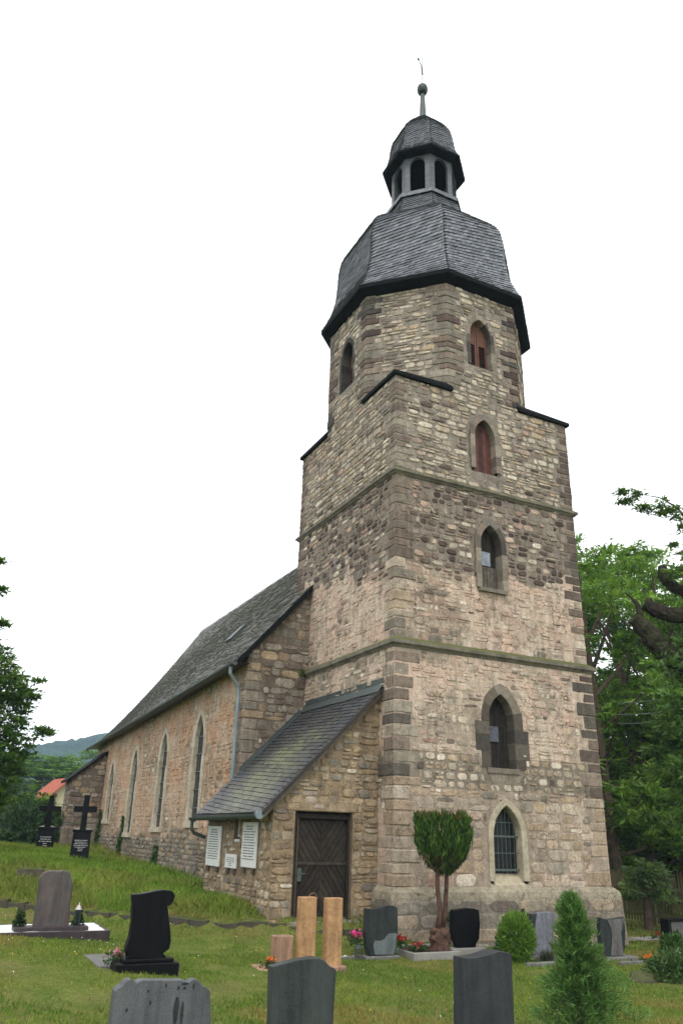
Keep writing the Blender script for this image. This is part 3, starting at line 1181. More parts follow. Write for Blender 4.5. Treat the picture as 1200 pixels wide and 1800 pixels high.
def smooth_prof(P, n=5):
    """Catmull-Rom through the profile points"""
    P = np.array(P, float); out = []
    Q = np.vstack([2 * P[0] - P[1], P, 2 * P[-1] - P[-2]])
    for i in range(1, len(Q) - 2):
        for k in range(n):
            t = k / n
            out.append(.5 * ((2 * Q[i]) + (-Q[i - 1] + Q[i + 1]) * t + (2 * Q[i - 1] - 5 * Q[i] + 4 * Q[i + 1] - Q[i + 2]) * t * t + (-Q[i - 1] + 3 * Q[i] - 3 * Q[i + 1] + Q[i + 2]) * t ** 3))
    out.append(P[-1])
    return [tuple(p) for p in out]


DOME = smooth_prof([(3.23, 16.55), (3.06, 16.92), (2.89, 17.45), (2.81, 17.95), (2.78, 18.5), (2.75, 19.05), (2.67, 19.48), (2.46, 19.85), (2.0, 20.28), (1.48, 20.72)])
dm = MB()
gores(dm, DOME, .135, .18, .2, cbase=(.125, .132, .152), jit=.22, lift=.036)
dome = dm.build('dome_roof', 'slate', church, off=OFF)
eb = MB()
vs = []
for a, z in ((2.9, 16.28), (3.2, 16.40), (3.26, 16.44), (3.26, 16.56), (3.2, 16.58)):
    vs += [(*octa(a, k), z) for k in range(8)]
eb.add(vs, [(r_ * 8 + k, r_ * 8 + (k + 1) % 8, (r_ + 1) * 8 + (k + 1) % 8, (r_ + 1) * 8 + k) for r_ in range(4) for k in range(8)])
eb.build('eaves_board', 'fascia', dome)

# lantern
lm = MB()
gores(lm, smooth_prof([(1.46, 20.72), (1.36, 21.05), (1.27, 21.45), (1.24, 21.62)], 3), .11, .18, .12, cbase=(.085, .09, .1), jit=.15)
gores(lm, [(1.29, 21.62), (1.30, 21.80)], .2, .14, 0, cbase=(.1, .11, .125), jit=.12)
lm.add([(*octa(1.3, k), 21.8) for k in range(8)], [tuple(range(8))], (.06, .06, .065, 0))
LA = 1.09
for k in range(8):
    th = -pi / 2 + k * pi / 4
    n2 = (cos(th), sin(th), 0); ud = (-sin(th), cos(th), 0)
    Fk = frame((CX + n2[0] * LA, CY + n2[1] * LA, 0), ud, n2)
    hw = LA * TAN
    sp = (0, .54, 21.8, 23.2, 23.52)
    tp = arch_top(0, .54, 23.2, 23.52)
    # two jamb posts and the spandrel, clad in small slates
    for sg in (-1, 1):
        a, b = sorted((sg * .27, sg * hw))
        for dd in (0, -.1):
            lm.add([fr(Fk, a, 21.8, dd), fr(Fk, b, 21.8, dd), fr(Fk, b, 23.75, dd), fr(Fk, a, 23.75, dd)], [(0, 1, 2, 3)], (.09, .095, .105, 0))
        lm.add([fr(Fk, sg * .27, 21.8, 0), fr(Fk, sg * .27, 23.3, 0), fr(Fk, sg * .27, 23.3, -.1), fr(Fk, sg * .27, 21.8, -.1)], [(0, 1, 2, 3)], (.06, .06, .065, 0))
        z = 21.8
        while z < 23.7:
            f = rnd.uniform(.8, 1.25)
            lm.add([fr(Fk, a, z, .018), fr(Fk, b, z, .018), fr(Fk, b, z + .1, .004), fr(Fk, a, z + .1, .004), fr(Fk, a, z, 0), fr(Fk, b, z, 0)], [(0, 1, 2, 3), (4, 5, 1, 0)], (.12 * f, .125 * f, .14 * f, 0))
            z += .075
    ax = [-.27 + .54 * i / 10 for i in range(11)]
    for i in range(10):
        for dd in (.006, -.1):
            lm.add([fr(Fk, ax[i], tp(ax[i]), dd), fr(Fk, ax[i + 1], tp(ax[i + 1]), dd), fr(Fk, ax[i + 1], 23.75, dd), fr(Fk, ax[i], 23.75, dd)], [(0, 1, 2, 3)], (.1, .105, .12, 0))
        lm.add([fr(Fk, ax[i], tp(ax[i]), .006), fr(Fk, ax[i + 1], tp(ax[i + 1]), .006), fr(Fk, ax[i + 1], tp(ax[i + 1]), -.1), fr(Fk, ax[i], tp(ax[i]), -.1)], [(0, 1, 2, 3)], (.06, .06, .065, 0))
lantern = lm.build('lantern', 'slate', church, off=OFF)
ob = MB()
ob.lathe([(.0, 21.81), (.32, 21.81), (.32, 22.3), (.2, 22.9), (.12, 23.0), (.12, 23.7), (.0, 23.7)], 12, (CX, CY, 0), (.04, .035, .03, 0))
ob.add([(*octa(1.0, k), 23.68) for k in range(8)], [tuple(range(8))], (.03, .03, .03, 0))
ob.build('lantern_shade_core', 'dark', lantern)  # widened post and ceiling painted black as shade inside the lantern
LR = smooth_prof([(1.40, 23.68), (1.27, 23.98), (1.18, 24.35), (1.14, 24.75), (1.08, 25.1), (.92, 25.48), (.6, 25.98), (.17, 26.55)])
lr = MB()
gores(lr, LR, .11, .17, .2, cbase=(.082, .086, .098), jit=.18)
lroof = lr.build('lantern_roof', 'slate', church, off=OFF)
eb = MB(); vs = []
for a, z in ((1.05, 23.55), (1.36, 23.58), (1.42, 23.62), (1.42, 23.69), (1.38, 23.7)):
    vs += [(*octa(a, k), z) for k in range(8)]
eb.add(vs, [(r_ * 8 + k, r_ * 8 + (k + 1) % 8, (r_ + 1) * 8 + (k + 1) % 8, (r_ + 1) * 8 + k) for r_ in range(4) for k in range(8)])
eb.build('eaves_board', 'fascia', lroof)
fp = MB()
fp.lathe([(.16, 26.4), (.13, 26.8), (.10, 27.5), (.085, 27.95), (.0, 28.0)], 12, (CX, CY, 0))
pole = fp.build('spire_pole', 'zinc_dark', church, off=OFF)
fb = MB()
fb.lathe([(.0, 27.86), (.1, 27.88), (.19, 28.0), (.215, 28.14), (.19, 28.29), (.1, 28.4), (.0, 28.43)], 16, (CX, CY, 0))
fb.build('finial_ball', 'copper', pole, smooth=True)
vn = MB()
vn.tube([(CX, CY, 28.4), (CX, CY, 30.2)], .014, 6)
vn.tube([(CX - .02, CY, 29.05), (CX + .28, CY - .05, 28.78)], .008, 5)
vn.prism([(-.03, 28.98), (.05, 29.0), (.03, 29.35), (-.02, 29.5), (-.05, 29.42)], -.008, .008, frame((CX, CY, 0), (1, 0, 0), (0, -1, 0)))
vn.prism([(-.03, 29.4), (-.17, 29.72), (-.14, 29.74), (.0, 29.45)], -.006, .006, frame((CX, CY, 0), (1, 0, 0), (0, -1, 0)))
vn.lathe([(.0, 29.68), (.045, 29.72), (.045, 29.77), (.0, 29.81)], 8, (CX - .17, CY, 0))
vn.build('weather_vane', 'iron', pole)

# ================================================================== NAVE
YG, XS = 4.94, -1.76
YE = 26.0
SL = 1.147
EX = -2.12


def eave_z(y):
    return 5.43 - .034 * (y - 5)


def roof_z(x, y):
    """south roof plane, eaves sinking a little and swept out towards the far end"""
    t = (x - EX) / (3 - EX)
    e = eave_z(y); k = min(max((y - 8) / 18, 0), 1) ** 2
    return e + (11.3 - e) * t - k * .75 * (t ** .6) * (1 - t) * 1.6


NWIN = [(8.8, .92, 1.36, 3.55, 4.48), (12.85, .92, 1.2, 3.38, 4.3), (17.1, .92, .98, 3.12, 4.05), (21.3, .9, 1.45, 2.85, 3.8)]


def style_N(u, v):
    y = u
    nn = n1(y, v, 77, .5)
    if v < .9 + (nn - .5) * 1.6:
        return dict(h=(.12, .22), w=(.18, .42), g=(.01, .022), p=(.006, .03), pal=[('grey', 5), ('tan', 2), ('brown', 1.5)], pl=.26 + (nn - .5) * .4, rag=.16, split=.25)
    return dict(h=(.08, .22), w=(.1, .42), g=(.008, .03), p=(.002, .02), pal=[('cream', 6), ('tan', 3), ('pink', 2), ('grey', 1)], pl=.51 + (nn - .5) * .8, rag=.26, split=.4, skip=.2)


def mortar_N(u, v):
    st = style_N(u, v)
    return (*((.2, .18, .14) if v < .9 else (.31, .24, .165)), st['pl'] + .04)


FR_N = frame((XS, 0, 0), (0, 1, 0), (-1, 0, 0))
nm = MB()
inN = make_inside(0, 0, 0, 0, NWIN, .19)
rubble(nm, FR_N, YG, 25.4, -1.0, 5.6, lambda u, v, k: v < roof_z(XS, u) - .12 and inN(u, v, k), style_N, mortar_N, uvseed=90, cell=.1)
# rounded far end and the unseen north side
ends = [(XS, 25.4), (.6, 28.4), (5.4, 28.4), (7.76, 25.4), (7.76, YG), (6.0, YG)]
for (x0, y0), (x1, y1) in zip(ends[:-1], ends[1:]):
    nm.add([(x0, y0, -1), (x1, y1, -1), (x1, y1, 4.9), (x0, y0, 4.9)], [(0, 1, 2, 3)], (.24, .2, .15, .4))
nm.add([(6.0, YG, -1), (7.76, YG, -1), (7.76, YG, 5.6), (6.0, YG, 7.6)], [(0, 1, 2, 3)], (.22, .19, .15, .3))
nave = nm.build('nave_wall', 'nave', church, off=OFF)


# west gable of the nave, coursed grey-brown blocks
def style_G(u, v):
    return dict(h=(.17, .3), w=(.25, .6), g=(.006, .016), p=(.006, .03), pal=[('grey', 4), ('brown', 3), ('tan', 2.2), ('cream', .5)], pl=.24, rag=.09, split=.25)


gm = MB()
QREC['G'] = []
quoins(gm, XS, YG, 1, 1, -.4, 5.5, [('grey', 3), ('brown', 2), ('tan', 1)], (.2, .34), (.35, .62), .014)
FR_G = frame((0, YG, 0), (1, 0, 0), (0, -1, 0))
rubble(gm, FR_G, XS, .08, -1, 8.0, off_quoins(QREC['G'], lambda u, v, k: v < 7.86 + SL * u - .1), style_G, lambda u, v: (.17, .14, .105, .3), uvseed=120, cell=.09)
gm.build('nave_gable', 'gable', nave)

# nave roof
rm = MB()
LS = hypot(3 - EX, 5.87)
Y0R = YG - .16


def yend(t):
    return YE + .35 * (1 - t / LS) - .1


def pt_n(s, t):
    x = EX + (3 - EX) * t / LS
    z = roof_z(x, s)
    return np.array([x, s, z]), np.array([-SL, 0, 1]) / hypot(SL, 1)


slate_patch(rm, pt_n, LS, lambda t: (Y0R, yend(t)), .17, .24, 0, lift=.05, cbase=(.165, .16, .147), jit=.16, moss=lambda s, t: .35 * n1(s, t, 4, .6))
NB = 24
for i in range(NB):
    ya, yb = Y0R + (YE - Y0R) * i / NB, Y0R + (YE - Y0R) * (i + 1) / NB
    for j in range(8):
        xa, xb = EX + (3 - EX) * j / 8, EX + (3 - EX) * (j + 1) / 8
        rm.add([(xa, ya, roof_z(xa, ya) - .012), (xa, yb, roof_z(xa, yb) - .012), (xb, yb, roof_z(xb, yb) - .012), (xb, ya, roof_z(xb, ya) - .012)], [(0, 1, 2, 3)], (.05, .05, .05, 0))
    # eave underside
    rm.add([(EX, ya, eave_z(ya) - .03), (EX, yb, eave_z(yb) - .03), (XS + .02, yb, eave_z(yb) - .02), (XS + .02, ya, eave_z(ya) - .02)], [(0, 1, 2, 3)], (.03, .025, .02, 0))
# north plane and far hip
rm.add([(3, Y0R, 11.3), (3, YE, 11.3), (8.12, YE, 4.7), (8.12, Y0R, 5.43)], [(0, 1, 2, 3)], (.12, .12, .11, 0))
ge = [(EX + (3 - EX) * j / 8, YE - .12, roof_z(EX + (3 - EX) * j / 8, YE - .12) - .03) for j in range(9)]
rm.add(ge + [(8.1, YE - .12, 4.7)], [tuple(range(10))], (.16, .14, .11, 0))
rm.add([(3, YE, 7.4), (XS, YE, 4.2), (.4, 28.9, 4.3), (5.6, 28.9, 4.3), (7.76, YE, 4.2)], [(0, 1, 2), (0, 2, 3), (0, 3, 4)], (.12, .12, .11, 0))
# ridge tiles
for i in range(40):
    ya = Y0R + (YE - Y0R) * i / 40; yb = Y0R + (YE - Y0R) * (i + 1) / 40 + .03
    dz = rnd.uniform(-.012, .012)
    rm.add([(2.82, ya, 11.12 + dz), (2.82, yb, 11.12 + dz), (3, yb, 11.37 + dz), (3, ya, 11.37 + dz), (3.18, ya, 11.12 + dz), (3.18, yb, 11.12 + dz)], [(0, 1, 2, 3), (3, 2, 5, 4)], (.13, .13, .12, 0))
nroof = rm.build('nave_roof', 'slate_moss', church, off=OFF)
# verge board along the gable
vb = MB()
for (xa, xb) in ((EX + .02, .0),):
    for k in range(14):
        a = xa + (xb - xa) * k / 14; b = xa + (xb - xa) * (k + 1) / 14
        za, zb = roof_z(a, Y0R), roof_z(b, Y0R)
        vs = [(a, Y0R - .03, za + .03), (b, Y0R - .03, zb + .03), (b, Y0R - .03, zb - .15), (a, Y0R - .03, za - .15),
              (a, YG + .0, za + .03), (b, YG + .0, zb + .03), (b, YG + .0, zb - .13), (a, YG + .0, za - .13)]
        vb.add(vs, [(0, 1, 2, 3), (0, 4, 5, 1), (3, 2, 6, 7)], (.02, .02, .02, 0))
vb.build('verge_board', 'fascia', nroof)
# roof hatch
hx = MB()
cx_, cy_ = -.05, 11.0
zc = roof_z(cx_, cy_)
ax_ = np.array([1, 0, SL]) / hypot(1, SL); nn_ = np.array([-SL, 0, 1]) / hypot(1, SL)
P0 = np.array([cx_, cy_, zc])
hx.add([P0 + ax_ * a + np.array([0, b, 0]) + nn_ * c for c in (.02, .13) for a in (-.4, .4) for b in (-.3, .3)], [(0, 2, 3, 1), (4, 5, 7, 6), (0, 1, 5, 4), (2, 6, 7, 3), (0, 4, 6, 2), (1, 3, 7, 5)])
hx.build('roof_hatch', 'zinc_dark', nroof)
# gutter and downpipe
gt = MB()


def gutter(mb, pts, r=.075):
    for (p, q) in zip(pts[:-1], pts[1:]):
        p = np.array(p, float); q = np.array(q, float)
        t = (q - p) / np.linalg.norm(q - p)
        b = np.cross(t, [0, 0, 1.]); b /= np.linalg.norm(b)
        n = 8
        for rr in (r, r * .86):
            vs = []
            for e in (p, q):
                for k in range(n + 1):
                    a = pi + pi * k / n
                    vs.append(e + b * rr * cos(a) + np.array([0, 0, 1.]) * rr * sin(a))
            mb.add(vs, [(k, k + 1, n + 2 + k, n + 1 + k) for k in range(n)])
        for e in (p, q):
            mb.add([e] + [e + b * r * cos(pi + pi * k / n) + np.array([0, 0, r]) * sin(pi + pi * k / n) for k in range(n + 1)], [tuple(range(n + 2))])


gutter(gt, [(EX - .06, y, eave_z(y) - .03) for y in (Y0R + .02, 10, 15, 20, 26)], .085)
gt.build('gutter', 'zinc_dark', nroof)
dp = MB()
zt = eave_z(5.1) - .1
dp.tube([(EX - .06, 5.12, zt + .02), (EX - .06, 5.12, zt - .18), (XS - .16, 5.16, zt - .52), (XS - .13, 5.16, zt - .75), (XS - .13, 5.16, 2.2)], .055, 10)
dp.lathe([(.0, zt + .1), (.1, zt + .1), (.09, zt - .08), (.055, zt - .12), (.0, zt - .12)], 10, (EX - .06, 5.12, 0))
for zz in (4.4, 3.2):
    dp.lathe([(.0, zz), (.066, zz), (.066, zz + .05), (.0, zz + .05)], 10, (XS - .13, 5.16, 0))
dp.build('downpipe', 'zinc', church, off=OFF)

# nave windows
NC = [(.52, .45, .34), (.49, .43, .33), (.55, .49, .39), (.44, .38, .28)]
for sp in NWIN:
    mb = MB()
    inner = dense(arch_pts(*sp, n=10), .1)
    surround(mb, FR_N, inner, [.2, .24, .2, .22, .2], .03, .26, NC, (sp[0] - .68, sp[0] + .68, sp[2] - .16, sp[2], .08, NC[0]), 11)
    wn = mb.build('nave_window', 'surround', church, off=OFF)
    g = MB(); g.prism(arch_pts(*sp), -.12, -.15, FR_N); g.build('glass_pane', 'glass', wn)
    g = MB()
    z = sp[2] + .4
    while z < sp[4] - .3:
        g.box((XS + .085, sp[0] - sp[1] / 2, z - .018), (XS + .105, sp[0] + sp[1] / 2, z + .018)); z += .52
    tp = arch_top(sp[0], sp[1], sp[3], sp[4])
    for du in (-.16, .16):
        g.box((XS + .09, sp[0] + du - .01, sp[2]), (XS + .105, sp[0] + du + .01, tp(sp[0] + du)))
    g.build('saddle_bars', 'iron', wn)

# buttress at the far end of the nave wall
bt = MB()
YB, YB2, XB = 22.87, 24.3, -3.2
btop = lambda x: 4.33 + .82 * (x + 1.76)
rubble(bt, frame((0, YB, 0), (1, 0, 0), (0, -1, 0)), XB, XS, -.6, 4.4, lambda u, v, k: v < btop(u), style_G, lambda u, v: (.16, .135, .105, .25), uvseed=140, cell=.12)
rubble(bt, frame((XB, YB, 0), (0, 1, 0), (-1, 0, 0)), 0, YB2 - YB, -.6, btop(XB), lambda u, v, k: True, style_G, lambda u, v: (.16, .135, .105, .25), uvseed=141, cell=.15)
bt.add([(XB, YB2, -.6), (XS, YB2, -.6), (XS, YB2, btop(XS)), (XB, YB2, btop(XB))], [(0, 1, 2, 3)], (.18, .15, .11, .2))
bt.box((XB - .1, YB - .09, -.6), (XS, YB2 + .05, 1.12), (.2, .17, .13, .25), bev=.05)
butt = bt.build('buttress', 'gable', church, off=OFF)
br = MB()
br.add([(XB - .22, YB - .14, btop(XB - .22) - .02), (XS, YB - .14, btop(XS) - .02), (XS, YB2 + .1, btop(XS) - .02), (XB - .22, YB2 + .1, btop(XB - .22) - .02),
        (XB - .22, YB - .14, btop(XB - .22) + .08), (XS, YB - .14, btop(XS) + .08), (XS, YB2 + .1, btop(XS) + .08), (XB - .22, YB2 + .1, btop(XB - .22) + .08)],
       [(0, 1, 2, 3), (4, 5, 6, 7), (0, 1, 5, 4), (1, 2, 6, 5), (2, 3, 7, 6), (3, 0, 4, 7)])
br.build('buttress_roof', 'fascia', butt)

# ================================================================== PORCH
YP, XP = .677, -2.5
psl = .977
ptop = lambda x: 4.2 + psl * x
DOOR = (-1.99, -.655, -.55, 1.545)


def in_porch(u, v, k):
    m = .0 if k == 0 else .01
    if DOOR[0] - m < u < DOOR[1] + m and v < DOOR[3] + .02:
        return False
    return v < ptop(u) - .06


def style_P(u, v):
    big = u < -2.1 or -.6 < u
    if big:
        return dict(h=(.2, .34), w=(.3, .55), g=(.006, .014), p=(.008, .03), pal=[('tan', 6), ('grey', 2.5 if u < -2 else .6), ('cream', .5)], pl=.28, rag=.14, skip=.02)
    return dict(h=(.1, .2), w=(.14, .42), g=(.008, .018), p=(.006, .03), pal=[('tan', 6), ('cream', 1.6), ('grey', 1.6), ('brown', .4)], pl=.28 + .25 * (n1(u, v, 31, 1.2) - .5), rag=.17, split=.3)


pmb = MB()
FR_P = frame((0, YP, 0), (1, 0, 0), (0, -1, 0))
rubble(pmb, FR_P, XP, -.005, -1.1, 4.2, in_porch, style_P, lambda u, v: (.27, .21, .135, .32), uvseed=150, cell=.07)
FR_PS = frame((XP, 0, 0), (0, 1, 0), (-1, 0, 0))
PLQ = [(3.75, 4.74, .36, 1.25), (2.58, 3.30, .37, .66), (1.40, 2.27, .43, 1.34)]
SLIT = (2.56, 2.96, .95, 1.5)


def in_ps(u, v, k):
    if SLIT[0] < u < SLIT[1] and SLIT[2] < v < SLIT[3]:
        return False
    if k:
        for (a, b, c, d) in PLQ:
            if a - .05 < u < b + .05 and c - .05 < v < d + .05:
                return False
    return True


rubble(pmb, FR_PS, YP, YG, -1.1, 1.72, in_ps, lambda u, v: dict(h=(.1, .22), w=(.14, .42), g=(.008, .018), p=(.006, .03), pal=[('tan', 5), ('cream', 2.5), ('grey', 1.5), ('buff', 2)], pl=.34 + .4 * (n1(u, v, 33, 1.0) - .5), rag=.18, split=.3),
       lambda u, v: (.28, .215, .14, .36), uvseed=160, cell=.07)
pmb.add([(XP, YG, -1.1), (XS, YG, -1.1), (XS, YG, ptop(XS)), (XP, YG, 1.7)], [(0, 1, 2, 3)], (.25, .2, .14, .3))
# door reveal, slit reveal
a, b, c, d = DOOR
RC = (.2, .155, .105, .1)
pmb.add([(a, YP, c), (a, YP, d + .02), (a, YP + .3, d + .02), (a, YP + .3, c)], [(0, 1, 2, 3)], RC)
pmb.add([(b, YP, c), (b, YP, d + .02), (b, YP + .3, d + .02), (b, YP + .3, c)], [(0, 1, 2, 3)], RC)
pmb.add([(a, YP, d + .02), (b, YP, d + .02), (b, YP + .3, d + .02), (a, YP + .3, d + .02)], [(0, 1, 2, 3)], RC)
pmb.box((a - .1, YP - .25, -.75), (b + .1, YP + .3, c + .06), (.25, .23, .2, .0), bev=.02)
a, b, c, d = SLIT
for q in ([(a, c), (a, d)], [(b, c), (b, d)], [(a, c), (b, c)]):
    (p0, q0), (p1, q1) = q
    pmb.add([(XP, p0, q0), (XP, p1, q1), (XP + .3, p1, q1), (XP + .3, p0, q0)], [(0, 1, 2, 3)], RC)
# long stone lintel over the door
pmb.box((-2.22, YP - .02, 1.58), (-.42, YP + .05, 1.82), (.30, .235, .155, .3), bev=.02)
porch = pmb.build('porch_wall', 'porch', church, off=OFF)


def clip(poly, x0, x1, z0, z1):
    for ax, lim, sg in ((0, x0, 1), (0, x1, -1), (1, z0, 1), (1, z1, -1)):
        out = []
        for i in range(len(poly)):
            p, q = poly[i], poly[(i + 1) % len(poly)]
            dp_, dq = (p[ax] - lim) * sg, (q[ax] - lim) * sg
            if dp_ >= 0:
                out.append(p)
            if dp_ * dq < 0:
                t = dp_ / (dp_ - dq)
                out.append((p[0] + (q[0] - p[0]) * t, p[1] + (q[1] - p[1]) * t))
        poly = out
        if not poly:
            return []
    return poly


# old plank door, boards laid as a lozenge
a, b, c, d = DOOR
dmb = MB()
dmb.box((a, YP + .2, c), (b, YP + .24, d), (.012, .01, .008, 0))
xm, zm = (a + b) / 2 + .02, (c + .1 + d) / 2 + .02
fa, fb, fc, fd = a + .12, b - .05, c + .1, d - .12
FR_D = frame((0, YP + .19, 0), (1, 0, 0), (0, -1, 0))
for (x0, x1, z0, z1, sg) in ((fa, xm, zm, fd, -1), (xm, fb, zm, fd, 1), (fa, xm, fc, zm, 1), (xm, fb, fc, zm, -1)):
    st_ = .105
    ang = math.atan2(1.45 * sg, 1)
    ux, uz = cos(ang), sin(ang); nx_, nz = -uz, ux
    ccx, ccz = (x0 + x1) / 2, (z0 + z1) / 2
    for k in range(-12, 13):
        o = k * st_
        P_ = [(ccx + nx_ * (o + e) + ux * l, ccz + nz * (o + e) + uz * l) for e, l in ((.006, -2), (st_ - .006, -2), (st_ - .006, 2), (.006, 2))]
        q = clip(P_, x0 + .004, x1 - .004, z0 + .004, z1 - .004)
        if len(q) >= 3:
            f = rnd.uniform(.7, 1.35)
            if rnd.random() < .06:
                f *= 1.7
            dmb.prism(q, rnd.uniform(0, .004), .016 + rnd.uniform(0, .007), FR_D, (.030 * f, .0225 * f, .0165 * f, 0))
dmb.box((fa, YP + .15, zm - .035), (fb, YP + .175, zm + .02), (.055, .042, .03, 0), bev=.006)
door = dmb.build('porch_door', 'wood_dark', church, off=OFF)
dfm = MB()
dfm.box((a, YP + .08, c), (a + .1, YP + .2, d), (.028, .021, .015, 0), bev=.01)
dfm.box((a + .1, YP + .1, c), (a + .125, YP + .19, d - .1), (.12, .09, .06, 0), bev=.005)
dfm.box((b - .05, YP + .08, c), (b, YP + .2, d), (.025, .02, .014, 0), bev=.01)
dfm.box((a + .1, YP + .08, d - .11), (b - .05, YP + .2, d), (.022, .017, .012, 0), bev=.01)
dfm.box((a + .02, YP + .1, c), (b - .02, YP + .2, c + .1), (.09, .08, .065, 0), bev=.01)
dfm.build('door_frame', 'wood_dark', door)
hd = MB()
hd.box((fa + .03, YP + .13, zm - .35), (fa + .13, YP + .16, zm - .1), bev=.008)
hd.tube([(fa + .08, YP + .14, zm - .2), (fa + .08, YP + .09, zm - .2), (fa + .2, YP + .085, zm - .2)], .012, 6)
hd.build('door_handle', 'iron', door)

# porch roof
rp = MB()
XE, ZEV = -2.84, 1.5
X1, ZT = -.0, 4.32
LP = hypot(X1 - XE, ZT - ZEV)
pn_ = np.array([-(ZT - ZEV), 0, (X1 - XE)]) / LP
PY0, PY1 = .48, 4.97


def pt_p(s, t):
    k = t / LP
    # the roof is abutted by the nave gable from its foot upward
    return np.array([XE + (X1 - XE) * k, s, ZEV + (ZT - ZEV) * k]) , pn_


def moss_p(s, t):
    k = t / LP
    c1 = math.exp(-((k - .32 - (s - 2.2) * .04) / .3) ** 2) * math.exp(-((s - 2.6 + k * .6) / 1.2) ** 2)
    return min(1, rnd.uniform(.25, 1.25) * max(0, c1 * 3.4 * n1(s * 1.0, t, 14, 3.4) ** 1.3 + (.5 * max(0, .25 - k)) * (1 if s < 2.5 else .4)))


slate_patch(rp, pt_p, LP, lambda t: (PY0, PY1),   .125, .19, .10, lift=.03, cbase=(.045, .048, .054), moss=moss_p, jit=.2)
rp.add([(XE, PY0, ZEV - .01), (XE, PY1, ZEV - .01), (X1, PY1, ZT - .01), (X1, PY0, ZT - .01), (XE, PY0, ZEV - .07), (XE, PY1, ZEV - .07), (X1, PY1, ZT - .07), (X1, PY0, ZT - .07)],
       [(0, 1, 2, 3), (4, 5, 6, 7), (0, 1, 5, 4), (1, 2, 6, 5), (0, 3, 7, 4)], (.035, .033, .03, 0))
proof = rp.build('porch_roof', 'slate_moss', church, off=OFF)
vb = MB()
for (y0, dz0, dz1, cc) in ((PY0 - .03, .03, -.05, (.04, .035, .03, 0)), (PY0 + .02, -.05, -.15, (.13, .10, .07, 0))):
    vb.add([(XE, y0, ZEV + dz0), (X1, y0, ZT + dz0), (X1, y0, ZT + dz1), (XE, y0, ZEV + dz1), (XE, YP, ZEV + dz0), (X1, YP, ZT + dz0), (X1, YP, ZT + dz1), (XE, YP, ZEV + dz1)],
           [(0, 1, 2, 3), (0, 4, 5, 1), (3, 2, 6, 7), (0, 3, 7, 4)], cc)
vb.build('verge_board', 'wood_dark', proof)
fl = MB()
for i in range(6):
    ya, yb = PY0 - .02 + 4.46 * i / 6, PY0 - .02 + 4.46 * (i + 1) / 6 + .02
    dz = rnd.uniform(0, .01)
    fl.add([(-.16, ya, ZT - .16 + .06 + dz), (-.16, yb, ZT - .16 + .06 + dz), (-.012, yb, ZT + .1), (-.012, ya, ZT + .1), (-.012, ya, ZT + .24), (-.012, yb, ZT + .24)], [(0, 1, 2, 3), (3, 2, 5, 4)])
fl.build('lead_flashing', 'zinc_dark', proof)
fl = MB()
for i in range(5):
    xa, xb = XS - .05 + 1.68 * i / 5, XS - .05 + 1.68 * (i + 1) / 5
    za, zb = ZEV + (xa - XE) * (ZT - ZEV) / (X1 - XE), ZEV + (xb - XE) * (ZT - ZEV) / (X1 - XE)
    fl.add([(xa, YG - .14, za + .04), (xb, YG - .14, zb + .04), (xb, YG - .035, zb + .06), (xa, YG - .035, za + .06), (xb, YG - .035, zb + .16), (xa, YG - .035, za + .16)], [(0, 1, 2, 3), (3, 2, 4, 5)])
fl.build('lead_flashing', 'zinc_dark', proof)
gt = MB()
gutter(gt, [(XE - .05, PY0 - .02, ZEV - .02), (XE - .05, 5.15, ZEV - .07)], .075)
gt.tube([(XE - .05, 5.05, ZEV - .12), (XE - .05, 5.05, ZEV - .32), (XE + .02, 5.05, ZEV - .42), (XP - .02, 5.02, ZEV - .52)], .045, 8)
gt.build('porch_gutter', 'zinc_dark', proof)
gc = MB()
gc.tube([(XE - .05, PY0 - .03, ZEV - .03), (XE - .05, PY0 + .04, ZEV - .03)], .085, 12)
gc.build('gutter_end', 'zinc', proof)
sw_ = MB()
a, b, c, d = SLIT
sw_.box((XP + .2, a, c), (XP + .24, b, d), (.01, .01, .012, 0))
slit = sw_.build('slit_window', 'dark', church, off=OFF)
sf = MB()
for (ya, yb, za, zb) in ((a + .02, a + .05, c + .1, d - .04), (b - .05, b - .02, c + .1, d - .04), (a + .02, b - .02, c + .08, c + .12)):
    sf.box((XP + .08, ya, za), (XP + .11, yb, zb), bev=.004)
sf.box((XP - .01, a + .02, c - .03), (XP + .1, b - .05, c + .03), bev=.01)
sf.build('window_frame', 'white_board', slit)


def scribble(mb, F, u0, u1, v0, v1, rows, seed, d=.0, head=0):
    """rows of small unreadable strokes, as lettering seen from too far away"""
    r = random.Random(seed)
    dv = (v1 - v0) / rows
    for k in range(rows):
        v = v1 - dv * (k + .5)
        big = k < head
        frac = r.uniform(.45, .6) if big else r.uniform(.72, .98)
        if k >= rows - 2 and not head:
            frac = r.uniform(.2, .4)
        half = (u1 - u0) / 2 * frac; c = (u0 + u1) / 2
        u = c - half
        while u < c + half:
            w = r.uniform(.012, .05)
            hgt = dv * r.uniform(.28, .42) * (1.2 if big else 1)
            mb.prism([(u, v - hgt / 2), (min(u + w, c + half), v - hgt / 2), (min(u + w, c + half), v + hgt / 2), (u, v + hgt / 2)], d, d + .002, F)
            u += w + r.uniform(.006, .016)


